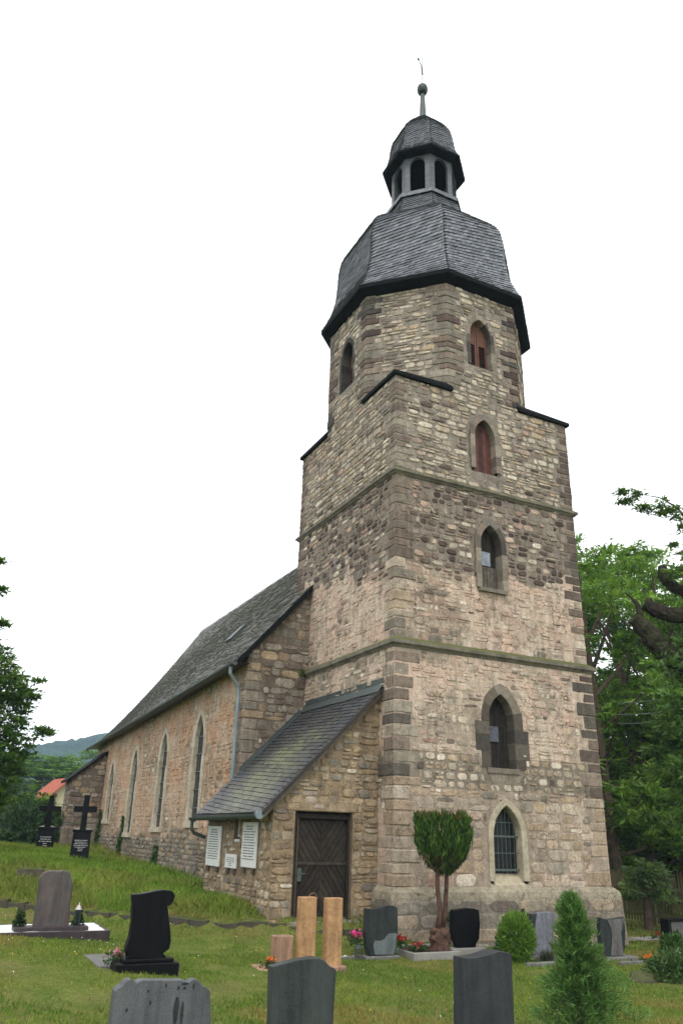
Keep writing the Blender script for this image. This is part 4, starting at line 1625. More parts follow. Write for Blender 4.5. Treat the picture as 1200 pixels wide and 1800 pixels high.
for k, ((a, b, c, d), rows) in enumerate(zip(PLQ, (13, 5, 13))):
    pb_ = MB()
    pb_.box((XP - .06, a, c), (XP - .015, b, d), bev=.008)
    pq = pb_.build('plaque', 'white_board', church, ['tall white plaque by the rain pipe', 'small white plaque under the slit window', 'tall white plaque near the porch corner'][k], off=OFF)
    tx = MB()
    scribble(tx, frame((XP - .06, 0, 0), (0, -1, 0), (-1, 0, 0)), -b + .06, -a - .06, c + (.14 if rows > 6 else .04), d - .06, rows, 40 + k, 0, 2 if rows > 6 else 0)
    tx.build('lettering', 'ink', pq)
    for yy in (a + .15, b - .15):
        bk = MB()
        bk.box((XP - .07, yy - .05, c - .12), (XP - .005, yy + .05, c - .005), (.1, .075, .06, 0), bev=.012)
        bk.build('bracket', 'wood_red', pq)

# ================================================================== GROUND
def m_lawn():
    m, nt, b = mat('lawn_soil_and_turf')
    co = N(nt, 'ShaderNodeTexCoord').outputs['Object']
    f1 = noise(nt, .45, 6, .6, co); f2 = noise(nt, 2.3, 6, .65, co); f3 = noise(nt, 22, 6, .7, co)
    c = mix(nt, ramp(nt, f2, [(.35, 0.0), (.65, 1.0)]), (.085, .13, .018), (.16, .175, .04))
    c = mix(nt, ramp(nt, f1, [(.5, 0.0), (.66, .7)]), c, (.17, .15, .055))
    c = mix(nt, ramp(nt, noise(nt, 1.1, 7, .7, co), [(.63, 0.0), (.72, .75)]), c, (.12, .085, .05))
    c = mix(nt, 1.0, c, ramp(nt, f3, [(.3, .5), (.7, 1.4)]), 'MULTIPLY')
    nt.links.new(c, b.inputs['Base Color'])
    b.inputs['Roughness'].default_value = .95
    b.inputs['Specular IOR Level'].default_value = .1
    bump(nt, b, f3, .8, .05)
    return m


M['lawn'] = m_lawn()
gxs = np.concatenate([-np.geomspace(950, 15, 22), np.arange(-14.5, 16.1, .3), np.geomspace(17, 950, 22)])
gys = np.concatenate([-np.geomspace(300, 21, 14), np.arange(-20, -9, .6), np.arange(-9, 8, .25), np.arange(8, 36, .6), np.geomspace(37, 760, 24)])
GX, GY = np.meshgrid(gxs, gys)
GZ = np.concatenate([gz(GX[i:i + 8], GY[i:i + 8]) for i in range(0, len(gys), 8)])
GZ = GZ + (noise2(GX, GY, 91, 1.5, 3) - .5) * .05
V = np.stack([GX.ravel(), GY.ravel(), GZ.ravel()], 1)
ny, nx = GX.shape
ii = (np.arange(ny - 1)[:, None] * nx + np.arange(nx - 1)[None]).ravel()
Fq = np.stack([ii, ii + 1, ii + nx + 1, ii + nx], 1)


def np_mesh(name, V, F, m, cols=None, parent=None, smooth=False):
    me = bpy.data.meshes.new(name)
    k = F.shape[1]
    me.vertices.add(len(V)); me.vertices.foreach_set('co', np.ascontiguousarray(V, dtype=np.float32).ravel())
    me.loops.add(len(F) * k); me.loops.foreach_set('vertex_index', np.ascontiguousarray(F, dtype=np.int32).ravel())
    me.polygons.add(len(F)); me.polygons.foreach_set('loop_start', np.arange(0, len(F) * k, k, dtype=np.int32))
    me.polygons.foreach_set('loop_total', np.full(len(F), k, dtype=np.int32))
    if smooth:
        me.polygons.foreach_set('use_smooth', np.ones(len(F), dtype=bool))
    if cols is not None:
        a_ = me.attributes.new('col', 'FLOAT_COLOR', 'POINT')
        a_.data.foreach_set('color', np.ascontiguousarray(cols, dtype=np.float32).ravel())
    me.materials.append(M[m] if isinstance(m, str) else m)
    me.update(calc_edges=True)
    o = bpy.data.objects.new(name, me); COL.objects.link(o)
    if parent is not None:
        o.parent = parent
    return o


lawn = np_mesh('lawn', V, Fq, 'lawn', smooth=True)
lawn['kind'] = 'structure'
npr = np.random.default_rng(5)


def m_leaf(name, trans=.35, rough=.6):
    m = bpy.data.materials.new(name); m.use_nodes = True
    nt = m.node_tree; b = nt.nodes['Principled BSDF']; out = nt.nodes['Material Output']
    c, a = attr(nt)
    nt.links.new(c, b.inputs['Base Color'])
    b.inputs['Roughness'].default_value = rough
    b.inputs['Specular IOR Level'].default_value = .25
    tr = N(nt, 'ShaderNodeBsdfTranslucent')
    c2 = mix(nt, 1.0, c, (1.25, 1.35, .6), 'MULTIPLY')
    nt.links.new(c2, tr.inputs['Color'])
    ms = N(nt, 'ShaderNodeMixShader'); ms.inputs[0].default_value = trans
    nt.links.new(b.outputs[0], ms.inputs[1]); nt.links.new(tr.outputs[0], ms.inputs[2])
    nt.links.new(ms.outputs[0], out.inputs['Surface'])
    return m


M['leaf'] = m_leaf('leaf_green')
M['grass'] = m_leaf('grass_blade', .3, .75)
M['needle'] = m_leaf('needle_green', .15)
M['bark'] = m_simple('rough_bark', (.10, .075, .055), .9, .45, 5, .1, .8, bscale=14, bdist=.04)
M['bark_old'] = m_simple('mossy_old_bark', (.045, .036, .028), .95, .5, 6, .05, .9, c2=(.055, .056, .03), bscale=11, bdist=.08)
M['bark_red'] = m_simple('red_brown_bark', (.095, .055, .04), .9, .6, 9, .1, .8, bscale=20, bdist=.03)


def unit(v):
    return v / (np.linalg.norm(v, axis=-1, keepdims=True) + 1e-9)


def cards(P, A, B, cols):
    """diamond leaves: centre P, half axes A (length) and B (width)"""
    n = len(P)
    V = np.stack([P - A, P + B * .9 - A * .1, P + A, P - B * .9 - A * .1], 1).reshape(-1, 3)
    F = np.arange(n * 4).reshape(n, 4)
    C = np.repeat(np.concatenate([cols, np.ones((n, 1))], 1), 4, 0)
    return V, F, C


def rand_dir(n):
    return unit(npr.normal(size=(n, 3)))


# ---------------- grass blades (one stuff object)
BEDS = []       # (x0, x1, y0, y1) kept free of grass


def blades(n, xr, yr, hgt, hvar, wid, dens, colA, colB):
    x = npr.uniform(*xr, n); y = npr.uniform(*yr, n)
    k = npr.random(n) < dens(x, y)
    x, y = x[k], y[k]
    keep = ~((x > -.3) & (x < 6.4) & (y > -.32) & (y < 7)) & ~((x > -2.5) & (x < .2) & (y > .7) & (y < 6)) & ~((x > -1.78) & (y > 4.9) & (y < 28))
    keep &= ~((x > -1.95) & (x < -.65) & (y > .42) & (y < .8))
    ed_ = edge_dist(x, y)
    keep &= ~((ed_ > -.12) & (ed_ < .03) & (x > -10.5) & (x < -.5))
    for (a, b, c, d) in BEDS:
        keep &= ~((x > a) & (x < b) & (y > c) & (y < d))
    x, y = x[keep], y[keep]
    z = np.concatenate([gz(x[i:i + 4000], y[i:i + 4000]) for i in range(0, len(x), 4000)]) + (noise2(x, y, 91, 1.5, 3) - .5) * .05
    n = len(x)
    h = hgt(x, y) * npr.uniform(1 - hvar, 1 + hvar, n)
    th = npr.uniform(0, 2 * pi, n)
    lean = npr.normal(size=(n, 2)) * (h * .45)[:, None]
    w = wid * npr.uniform(.6, 1.4, n)
    dx, dy = np.cos(th) * w, np.sin(th) * w
    b0 = np.stack([x - dx, y - dy, z - .01], 1); b1 = np.stack([x + dx, y + dy, z - .01], 1)
    m0 = np.stack([x - dx * .6 + lean[:, 0] * .4, y - dy * .6 + lean[:, 1] * .4, z + h * .6], 1)
    m1 = np.stack([x + dx * .6 + lean[:, 0] * .4, y + dy * .6 + lean[:, 1] * .4, z + h * .6], 1)
    tp = np.stack([x + lean[:, 0], y + lean[:, 1], z + h], 1)
    V = np.stack([b0, b1, m1, tp, m0], 1).reshape(-1, 3)
    F = np.arange(n * 5).reshape(n, 5)
    f = noise2(x, y, 21, .8, 4); g = noise2(x, y, 57, .5, 3)
    t = np.clip((f - .35) / .3, 0, 1)[:, None]
    c = np.array(colA) * (1 - t) + np.array(colB) * t
    dry = np.clip((g - .47) / .1, 0, 1)[:, None] * .85
    far = np.clip((edge_dist(x, y) > .1) * 1.0, 0, 1)[:, None]
    c = c * (1 - dry * (1 - far * .6)) + np.array([.30, .22, .075]) * dry * (1 - far * .6)
    odd = (npr.random(n) < .08)[:, None]
    c = np.where(odd, np.array([.26, .22, .10]), c)
    c = c * npr.uniform(.6, 1.35, (n, 1))
    C = np.repeat(np.concatenate([c, np.ones((n, 1))], 1), 5, 0)
    return V, F, C


def join(parts):
    Vs, Fs, Cs = [], [], []; o = 0
    for V, F, C in parts:
        Vs.append(V); Fs.append(F + o); Cs.append(C); o += len(V)
    return np.concatenate(Vs), np.concatenate(Fs), np.concatenate(Cs)


# ================================================================== GRAVES
def granite(name, c, speck=.35, rough=.3, scale=70, vein=None, coat=.2):
    m, nt, b = mat(name)
    f = noise(nt, scale, 3, .7)
    col = mix(nt, 1.0, c, ramp(nt, f, [(.3, 1 - speck), (.7, 1 + speck)]), 'MULTIPLY')
    if vein:
        vc, vs, vd = vein
        mp = N(nt, 'ShaderNodeMapping'); mp.inputs['Scale'].default_value = vs
        nt.links.new(N(nt, 'ShaderNodeTexCoord').outputs['Object'], mp.inputs['Vector'])
        fv = noise(nt, 3, 5, .6, mp.outputs[0], dist=vd)
        col = mix(nt, ramp(nt, fv, [(.4, 0.0), (.62, .85)]), col, vc)
    col = mix(nt, 1.0, col, ramp(nt, noise(nt, 3.5, 6, .65), [(.3, .8), (.7, 1.2)]), 'MULTIPLY')
    oc = N(nt, 'ShaderNodeTexCoord').outputs['Object']
    lich = ramp(nt, noise(nt, 26, 5, .7, oc), [(.68, 0.0), (.74, .45)])
    lich2 = ramp(nt, noise(nt, 2.2, 4, .6, oc), [(.46, 0.0), (.6, 1.0)])
    col = mix(nt, math_(nt, 'MULTIPLY', lich, lich2), col, (.22, .22, .18))
    mp2 = N(nt, 'ShaderNodeMapping'); mp2.inputs['Scale'].default_value = (7, 7, .7)
    nt.links.new(oc, mp2.inputs['Vector'])
    col = mix(nt, 1.0, col, ramp(nt, noise(nt, 1.6, 5, .6, mp2.outputs[0]), [(.35, .72), (.55, 1.0), (.72, 1.15)]), 'MULTIPLY')
    nt.links.new(col, b.inputs['Base Color'])
    b.inputs['Roughness'].default_value = rough
    b.inputs['Specular IOR Level'].default_value = coat
    bump(nt, b, noise(nt, 40, 4), .12, .004)
    return m


M['g_red'] = granite('reddish_grey_granite', (.085, .078, .077), .3, .5, 60, ((.115, .085, .075), (1, 1, .6), 1.5))
M['g_black'] = granite('black_polished_granite', (.007, .007, .008), .5, .35, 80, coat=.1)
M['g_grey'] = granite('grey_granite', (.105, .11, .115), .28, .55, 70)
M['g_green'] = granite('dark_green_granite', (.036, .043, .041), .4, .45, 70, ((.055, .062, .058), (2.5, 2.5, .3), .3))
M['g_dark'] = granite('dark_grey_granite', (.036, .039, .043), .45, .5, 80)
M['g_blue'] = granite('blue_grey_granite', (.17, .17, .20), .35, .5, 60)
M['g_mid'] = granite('mid_grey_granite', (.12, .115, .11), .4, .4, 60)
M['g_kerb'] = granite('grave_kerb_stone', (.16, .155, .14), .35, .7, 40)
M['g_plum'] = granite('plum_kerb_granite', (.05, .038, .04), .3, .5, 60)
M['g_wet'] = granite('darker_wet_granite', (.03, .036, .035), .4, .35, 60)
M['g_pale'] = granite('dry_grey_granite', (.13, .15, .15), .4, .5, 60)
M['g_sand'] = granite('banded_sandstone', (.46, .275, .135), .14, .7, 40, ((.34, .18, .085), (1.6, 1.6, 2.6), 2.2))
M['g_sand2'] = granite('pink_sandstone', (.36, .22, .14), .14, .75, 40, ((.28, .17, .12), (3, 3, .5), .6))
M['gravel'] = m_simple('white_gravel', (.74, .73, .70), .8, .35, 40, .2, .8, bscale=60)
M['soil'] = m_simple('dark_soil', (.05, .038, .028), .95, .4, 12, .1, .9, bscale=30, bdist=.03)
M['concrete'] = m_simple('old_concrete', (.27, .26, .235), .85, .25, 8, .15, .4, c2=(.2, .19, .17))
M['petal'] = m_leaf('flower_petal', .25)
M['plastic_dark'] = m_simple('dark_plastic', (.03, .045, .045), .4, .2, 6, .4, 0)
M['plastic_grey'] = m_simple('grey_vase', (.14, .17, .18), .45, .2, 6, .4, .1)
M['teal'] = m_simple('teal_dish', (.1, .19, .17), .4, .2, 6, .4, 0)
M['red_candle'] = m_simple('red_candle', (.5, .03, .025), .35, .1, 6, .4, 0)
M['metal_pale'] = m_simple('pale_metal', (.5, .45, .43), .35, .15, 6, .5, .0, .5)
M['rust'] = m_simple('brown_iron', (.14, .08, .05), .7, .3, 9, .3, .2, .2)


def px2m(P):
    d = P - CAM
    return F_PX / float(d @ FW)


XZ = (np.zeros(3), np.array([1., 0, 0]), np.array([0, 0, 1.]), np.array([0, -1., 0]))


def slab(name, m, parent, pts, th, z0=0.0, y0=0.0, bev=.012, label=None):
    """upright slab: outline pts (x, z), thickness th, local coordinates of the grave"""
    b = MB()
    b.prism([(u, v + z0) for u, v in pts], -th / 2 - y0, th / 2 - y0, XZ, bev=bev)
    return b.build(name, m, parent, label)


def lbox(name, m, parent, lo, hi, bev=.012, label=None):
    b = MB(); b.box(lo, hi, bev=bev)
    return b.build(name, m, parent, label)


def curve(pts, n=6):
    return smooth_prof(pts, n)


def kerb_bed(root, x0, x1, y0, y1, hgt, mk, fill, fz=.03, w=.07):
    b = MB()
    b.box((x0, y0, -.15), (x1, y0 + w, hgt), bev=.01); b.box((x0, y1 - w, -.15), (x1, y1, hgt), bev=.01)
    b.box((x0, y0 + w, -.15), (x0 + w, y1 - w, hgt - .003), bev=.01); b.box((x1 - w, y0 + w, -.15), (x1, y1 - w, hgt - .003), bev=.01)
    k = b.build('kerb', mk, root)
    if fill:
        f = MB()
        nxx = 10
        vs = []; fs = []
        for j in range(nxx + 1):
            for i in range(nxx + 1):
                vs.append((x0 + w * .8 + (x1 - x0 - 1.6 * w) * i / nxx, y0 + w * .8 + (y1 - y0 - 1.6 * w) * j / nxx, hgt - fz + rnd.uniform(-.008, .008)))
        for j in range(nxx):
            for i in range(nxx):
                o = j * (nxx + 1) + i
                fs.append((o, o + 1, o + nxx + 2, o + nxx + 1))
        f.add(vs, fs)
        f.build('bed_fill', fill, root)
    BEDS.append((root.location.x + x0, root.location.x + x1, root.location.y + y0, root.location.y + y1))
    return k


def flower(name, label, loc, petal, r=.09, h=.18, n=90, green=(.05, .10, .025), group=None, pot=None, spread=1.0, white=0):
    """a clump: leaves below, blossoms on top"""
    t = thing(name, label, 'flowers', loc, group)
    npz = np.random.default_rng(abs(hash(label)) % 999 if False else len(label) * 7 + int(abs(loc[0]) * 100))
    P = npz.normal(size=(160, 3)) * np.array([r * .8 * spread, r * .7, h * .25]) + np.array([0, 0, h * .5])
    P[:, 2] = np.clip(P[:, 2], .01, None)
    A = unit(npz.normal(size=P.shape)) * .035; Bv = unit(np.cross(A, npz.normal(size=P.shape))) * .018
    c = np.array(green) * npz.uniform(.6, 1.4, (len(P), 1))
    V, F, C = cards(P, A, Bv, c)
    np_mesh('leaves', V, F, 'leaf', C, t)
    P = npz.normal(size=(n, 3)) * np.array([r * .55 * spread, r * .5, h * .16]) + np.array([0, 0, h * .95])
    A = unit(npz.normal(size=P.shape)) * .022; Bv = unit(np.cross(A, npz.normal(size=P.shape))) * .02
    c = np.array(petal) * npz.uniform(.7, 1.25, (n, 1))
    V, F, C = cards(P, A, Bv, c)
    np_mesh('blossoms', V, F, 'petal', C, t)
    if pot:
        b = MB(); b.lathe([(.0, -.14), (.05, -.14), (.075, .04), (.065, .04), (.045, .0), (.0, .0)], 12)
        b.build('vase', pot, t)
    return t


def spot(px, py):
    p = ground(px, py)
    return np.array([p[0], p[1], g1(p[0], p[1])])


def mk(P, px0, pbase, dy):
    """local (x, z) on the upright plane of a stone standing at P"""
    def Q(px, py):
        d = ray(px, py); t_ = (P[1] + dy - CAM[1]) / d[1]
        p = CAM + d * t_
        return (p[0] - P[0], p[2] - P[2])
    return Q, (lambda px: Q(px, pbase)[0]), (lambda py: Q(px0, py)[1])


STONES = {}
# 1 reddish grey stone with gravel bed, far left of the lawn
P = spot(92, 1650)
s = px2m(P)
t = thing('gravestone', 'tall reddish-grey gravestone with rounded top standing in a white gravel bed', 'gravestone', P)
Q, X, Zp = mk(P, 92, 1650, 0.25)
kerb_bed(t, X(-40), X(187), -.0, 1.3, .1, 'g_plum', 'gravel', fz=.004, w=.06)
lbox('base', 'g_plum', t, (X(21), .12, .06), (X(151), .5, .16))
lbox('plinth', 'g_red', t, (X(54), .2, .13), (X(123), .44, Zp(1636)))
slab('headstone', 'g_red', t, [Q(x, y) for x, y in [(57, 1637), (119, 1638), (121, 1628), (124, 1606), (124.5, 1580), (127, 1575), (127.5, 1550), (125, 1537), (120, 1531.5), (112, 1529.5), (104, 1531), (96, 1530), (85, 1530.5), (77, 1534), (71, 1543), (67.5, 1566), (62, 1605)]], .13, 0, .3, .02)
v = MB(); v.lathe([(.0, 0), (.045, 0), (.05, .2), (.065, .29), (.068, .31), (.05, .31), (.0, .27)], 12)
o = v.build('grave_vase', 'plastic_grey'); o.location = (P[0] + X(49), P[1] + .3, P[2] + .15)
tag(o, 'tall empty grey vase left of the reddish-grey gravestone', 'vase')


def lantern_thing(label, loc, h, r, body, capm, group='grave lanterns'):
    t = thing('grave_lantern', label, 'lantern', loc, group)
    b = MB(); b.lathe([(.0, 0), (r * 1.05, 0), (r * 1.05, h * .08), (r * .92, h * .1), (r * .92, h * .14), (r * .3, h * .15), (.0, h * .15)], 6)
    b.lathe([(.0, h * .62), (r * .92, h * .62), (r * 1.0, h * .66), (r * 1.15, h * .68), (.0, h * .68)], 6)
    for k in range(6):
        a = 2 * pi * k / 6
        b.tube([(r * .85 * cos(a), r * .85 * sin(a), h * .1), (r * .85 * cos(a), r * .85 * sin(a), h * .66)], r * .14, 5)
    b.build('lantern_frame', body, t)
    c = MB(); c.lathe([(.0, h * .15), (r * .62, h * .15), (r * .62, h * .55), (.0, h * .55)], 10); c.build('candle', 'red_candle' if 'red' in label else 'white_board', t)
    c = MB(); c.lathe([(r * 1.15, h * .68), (r * .55, h * .83), (r * .25, h * .88), (r * .22, h * .94), (.0, h)], 10); c.build('lantern_cap', capm, t)
    return t


lantern_thing('dark lantern with pale metal cap right of the reddish-grey gravestone', (P[0] + X(132), P[1] + .28, P[2] + .15), .38, .055, 'plastic_dark', 'metal_pale')
for px, lab in ((56, 'red grave candle on the left side of the reddish-grey gravestone'), (122, 'red grave candle on the right side of the reddish-grey gravestone')):
    v = MB(); v.lathe([(.0, 0), (.035, 0), (.038, .13), (.03, .15), (.0, .15)], 10)
    o = v.build('grave_candle', 'red_candle'); o.location = (P[0] + X(px), P[1] + .22, P[2] + .16)
    tag(o, lab, 'candle', 'red grave candles')

# 2 black scroll stone
P = spot(262, 1712); s = px2m(P)
Q, X, Zp = mk(P, 262, 1712, 0.05)
t = thing('gravestone', 'black polished gravestone cut like a scroll with a curled top corner', 'gravestone', P)
lbox('base', 'g_black', t, (X(200), -.05, -.1), (X(310), .32, Zp(1692)))
lbox('plinth', 'g_black', t, (X(214), .0, Zp(1692)), (X(302), .26, Zp(1685)))
slab('headstone', 'g_black', t, [Q(x, y) for x, y in [(224, 1686), (294, 1686), (287, 1676), (298, 1668), (301, 1655), (300, 1635), (297, 1610), (295, 1592), (301, 1590), (306, 1583), (308, 1575), (305, 1568), (299, 1565.5), (288, 1564.5), (275, 1566), (262, 1569), (248, 1571.5), (233, 1572.5), (234, 1590), (233, 1620), (229, 1645), (222, 1666), (221, 1674), (225, 1681)]], .14, 0, .12, .01)
kb = lbox('ledger', 'g_mid', t, (X(178), .32, -.05), (X(325), 1.5, .07))
BEDS.append((P[0] + X(178), P[0] + X(325), P[1] - .05, P[1] + 1.5))
v = MB(); v.lathe([(.0, -.15), (.035, -.15), (.035, .12), (.06, .14), (.065, .16), (.0, .165)], 12)
o = v.build('candle_stand', 'teal'); o.location = (P[0] + X(262), P[1] - .14, P[2] + .02)
tag(o, 'small post with round teal top in front of the black scroll gravestone', 'candle stand')
flower('flower_clump', 'pink blossoms beside the black scroll gravestone', (P[0] + X(212), P[1] + .38, P[2] + .06), (.62, .24, .36), .09, .17, 70)

# 3..5 three stones in the very foreground
def front_stone(px, d, zoff=0):
    a = at(px, 1700, d)
    return np.array([a[0], a[1], g1(a[0], a[1])])


P = front_stone(285, 9.2); s = px2m(P)
t = thing('gravestone', 'wide grey gravestone with scalloped shoulders in the left foreground', 'gravestone', P)
Q, X, Zp = mk(P, 285, 1800, -.07)
half = [(370, 1742), (366, 1738), (358, 1733), (352, 1726), (347, 1722), (341, 1722), (336, 1726), (333, 1729), (329, 1726), (322, 1723)]
pts = [(X(196), 0), (X(374), 0)] + [Q(x, y) for x, y in half] + [Q(570 - x + 2, y) for x, y in half[::-1]]
hs3 = slab('headstone', 'g_grey', t, pts, .14, 0, 0, .014)
wm = MB()
for (x0, x1, y0, y1) in ((302, 312, 1752, 1806), (315, 321, 1762, 1806), (253, 256.5, 1738, 1744), (259, 262.5, 1757, 1766), (218, 222.5, 1768, 1775), (284, 287, 1728, 1737), (333, 336, 1731, 1743), (312, 326, 1729, 1734), (316, 322, 1736, 1742), (306, 310, 1734, 1742)):
    cx_, cy_ = (x0 + x1) / 2, (y0 + y1) / 2
    rg = [(X(cx_ + (x1 - x0) / 2 * cos(a) * rnd.uniform(.8, 1.15)), Zp(cy_ + (y1 - y0) / 2 * sin(a) * rnd.uniform(.85, 1.05))) for a in [2 * pi * k / 12 for k in range(12)]]
    wm.prism(rg, .0715, .0735, XZ)
wm.build('water_stain', 'g_wet', t)

P = front_stone(530, 9.0); s = px2m(P)
t = thing('gravestone', 'dark green-grey gravestone with one curved notched shoulder in the middle foreground', 'gravestone', P)
Q, X, Zp = mk(P, 530, 1800, -.07)
top4 = curve([(592, 1706), (588, 1702), (582, 1699.5), (577, 1695), (572, 1689), (564, 1684.5), (553, 1683.5), (540, 1685), (520, 1689), (500, 1694), (479, 1700)], 3)
slab('headstone', 'g_green', t, [(X(479), 0), (X(585), 0)] + [Q(x, y) for x, y in top4], .13, 0, 0, .012)

P = front_stone(853, 9.3); s = px2m(P)
t = thing('gravestone', 'dark grey gravestone with a wavy top left of the feathery conifer', 'gravestone', P)
Q, X, Zp = mk(P, 853, 1800, -.07)
top5 = curve([(897, 1680), (893, 1676), (884, 1672.5), (875, 1671.5), (864, 1673.5), (850, 1678), (835, 1682.5), (822, 1684), (812, 1683.5)], 4)
slab('headstone', 'g_dark', t, [(X(812), 0), (X(900), 0)] + [Q(x, y) for x, y in top5], .2, 0, 0, .012)
v = MB(); v.lathe([(.0, 0), (.045, 0), (.04, .3), (.05, .44), (.085, .5), (.09, .52), (.07, .53), (.0, .5)], 14)
a = at(916, 1790, 9.25)
o = v.build('grave_vase', 'plastic_dark'); o.location = (a[0], a[1], at(916, 1776, 9.25)[2] - .52)
tag(o, 'dark trumpet vase right of the wavy-topped dark grey gravestone', 'vase')

# 6 sandstone pillars
P = spot(540, 1706); s = px2m(P)
Q, X, Zp = mk(P, 540, 1706, 0)
t = thing('grave_monument', 'orange banded sandstone grave monument of two tall pillars and a short slab', 'grave monument', P)
for (a, b, y) in ((524, 553, 1577), (572, 600, 1579)):
    lbox('pillar', 'g_sand', t, (X(a), -.0, 0), (X(b), .16, Zp(y)), .01)
lbox('short_slab', 'g_sand2', t, (X(487), .12, 0), (X(520), .34, Zp(1646)), .012)
lbox('base', 'g_sand2', t, (X(452), -.1, -.15), (X(605), .5, .05))
b = MB(); b.tube([(X(548) + (X(569) - X(548)) * k / 8, .3, Zp(1583) + .09 * sin(pi * k / 8)) for k in range(9)], .012, 6)
b.build('arched_bar', 'rust', t)
BEDS.append((P[0] + X(452), P[0] + X(605), P[1] - .1, P[1] + .5))
flower('flower_clump', 'orange blossoms in front of the short sandstone slab', (P[0] + X(476), P[1] + .05, P[2] + .03), (.75, .17, .02), .07, .14, 40)

# 7 stone with a water mark
P = spot(673, 1686); s = px2m(P)
Q, X, Zp = mk(P, 673, 1686, 0.07)
t = thing('gravestone', 'dark gravestone with a pale grey dry patch left of the topiary yew', 'gravestone', P)
lbox('base', 'g_kerb', t, (X(640), .0, -.1), (X(700), .3, Zp(1680)))
top7 = curve([(699, 1596), (693, 1592.5), (684, 1592), (674, 1593.5), (664, 1597), (655, 1598), (645, 1597)], 4)
slab('headstone', 'g_wet', t, [Q(649, 1680), Q(692, 1680), Q(697, 1668), Q(699.5, 1640)] + [Q(x, y) for x, y in top7] + [Q(643, 1640), Q(645, 1665)], .14, 0, .14, .012)
pb_ = MB()
pb_.prism([Q(x, y) for x, y in [(659, 1678), (691, 1678), (695, 1667), (697.5, 1641), (690, 1640), (683, 1641), (678, 1646), (675, 1651), (667, 1654), (659, 1653), (656, 1660), (657, 1670)]], -.068, -.0665, XZ)
pb_.build('dry_patch', 'g_pale', t)
kerb_bed(t, X(598), X(642), .1, .8, .05, 'g_kerb', 'gravel', w=.03)
lantern_thing('small black lantern on white gravel beside the dry-patched gravestone', (P[0] + X(629), P[1] + .05, P[2] + .0), .27, .075, 'plastic_dark', 'plastic_dark')
flower('flower_clump', 'bright pink blossoms above the small black lantern', (P[0] + X(635), P[1] + .3, P[2] + .18), (.75, .06, .28), .09, .2, 90)
flower('flower_clump', 'deep red blossoms in a dark vase between gravestone and yew', (P[0] + X(706), P[1] + .15, P[2] + .14), (.42, .012, .015), .11, .17, 110, pot='plastic_dark', spread=1.25)

# 8 barrel-shaped stone behind the yew
P = spot(820, 1680); s = px2m(P)
Q, X, Zp = mk(P, 820, 1680, 0.1)
t = thing('gravestone', 'black barrel-shaped gravestone on a pale base right of the topiary yew', 'gravestone', P)
lbox('base', 'concrete', t, (X(791), .0, -.12), (X(851), .34, Zp(1666)))
slab('headstone', 'g_black', t, [Q(803, 1666), Q(836, 1666), Q(837, 1659), Q(842, 1650), Q(843.5, 1625), Q(841.5, 1600), Q(832, 1597), Q(819, 1596), Q(806, 1598), Q(796.5, 1600), Q(794.5, 1630), Q(796, 1650), Q(801, 1658)], .13, 0, .16, .012)
# yew bed kerb
P = spot(775, 1688); s = px2m(P)
Q, X, Zp = mk(P, 775, 1688, 0)
bed = thing('grave_bed', 'weathered concrete kerb round the soil bed of the topiary yew', 'grave bed', P)
kerb_bed(bed, X(727), X(812), .0, 1.1, .13, 'concrete', 'soil', w=.08)
YEW = np.array([P[0] + X(779) + .15, P[1] + .32, P[2] + .08])
flower('flower_clump', 'pinkish red blossoms in the soil bed at the foot of the yew', (P[0] + X(757), P[1] + .45, P[2] + .1), (.5, .04, .08), .11, .12, 60)

# 9 bluish stone behind the round bush
P = spot(955, 1690); s = px2m(P)
Q, X, Zp = mk(P, 955, 1690, 0.14)
t = thing('gravestone', 'bluish-grey gravestone with a slanting top behind the round bush', 'gravestone', P)
lbox('base', 'g_kerb', t, (X(920), .05, -.1), (X(985), .4, .08))
slab('headstone', 'g_blue', t, [(X(936), .06), (X(972), .06), Q(973, 1640), Q(975, 1608), Q(968, 1603), Q(955, 1603), Q(944, 1605), Q(942, 1620), Q(940, 1640)], .12, 0, .2, .012)
slab('side_slab', 'g_wet', t, [(X(930), .06), (X(937), .06), Q(940, 1620), Q(943, 1606), Q(934, 1607), Q(932, 1625)], .14, 0, .22, .01)

# 10 hourglass stone
P = spot(1078, 1688); s = px2m(P)
Q, X, Zp = mk(P, 1078, 1688, 0.08)
t = thing('gravestone', 'grey gravestone with an hourglass-shaped pale front at the tower corner', 'gravestone', P)
lbox('base', 'g_kerb', t, (X(1060), -.1, -.1), (X(1112), .45, Zp(1681)))
slab('headstone', 'g_wet', t, [Q(1061, 1681), Q(1093, 1681), Q(1098, 1668), Q(1098.5, 1635), Q(1096, 1612), Q(1085, 1614), Q(1074, 1616), Q(1064, 1616), Q(1054, 1613), Q(1055, 1640), Q(1057, 1668)], .13, 0, .14, .012)
pb_ = MB()
pb_.prism([Q(x, y) for x, y in [(1072, 1680), (1094, 1680), (1091.5, 1655), (1090, 1640), (1093, 1625), (1095, 1614), (1085, 1615.5), (1066, 1617.5), (1072, 1632), (1074, 1645), (1073.5, 1662)]], -.072, -.06, XZ, bev=.004)
pb_.build('front_panel', 'g_mid', t)
flower('flower_clump', 'row of bright orange begonias by the hourglass-fronted gravestone', tuple(spot(1148, 1693)), (.8, .13, .01), .12, .11, 90, spread=2.2)
o = MB(); o.box((-.45, -.04, -.05), (.5, .04, .05), bev=.015)
o = o.build('edging_stone', 'g_kerb'); q = spot(1118, 1694); o.location = tuple(q); tag(o, 'long low edging stone beside the orange begonias', 'edging stone')

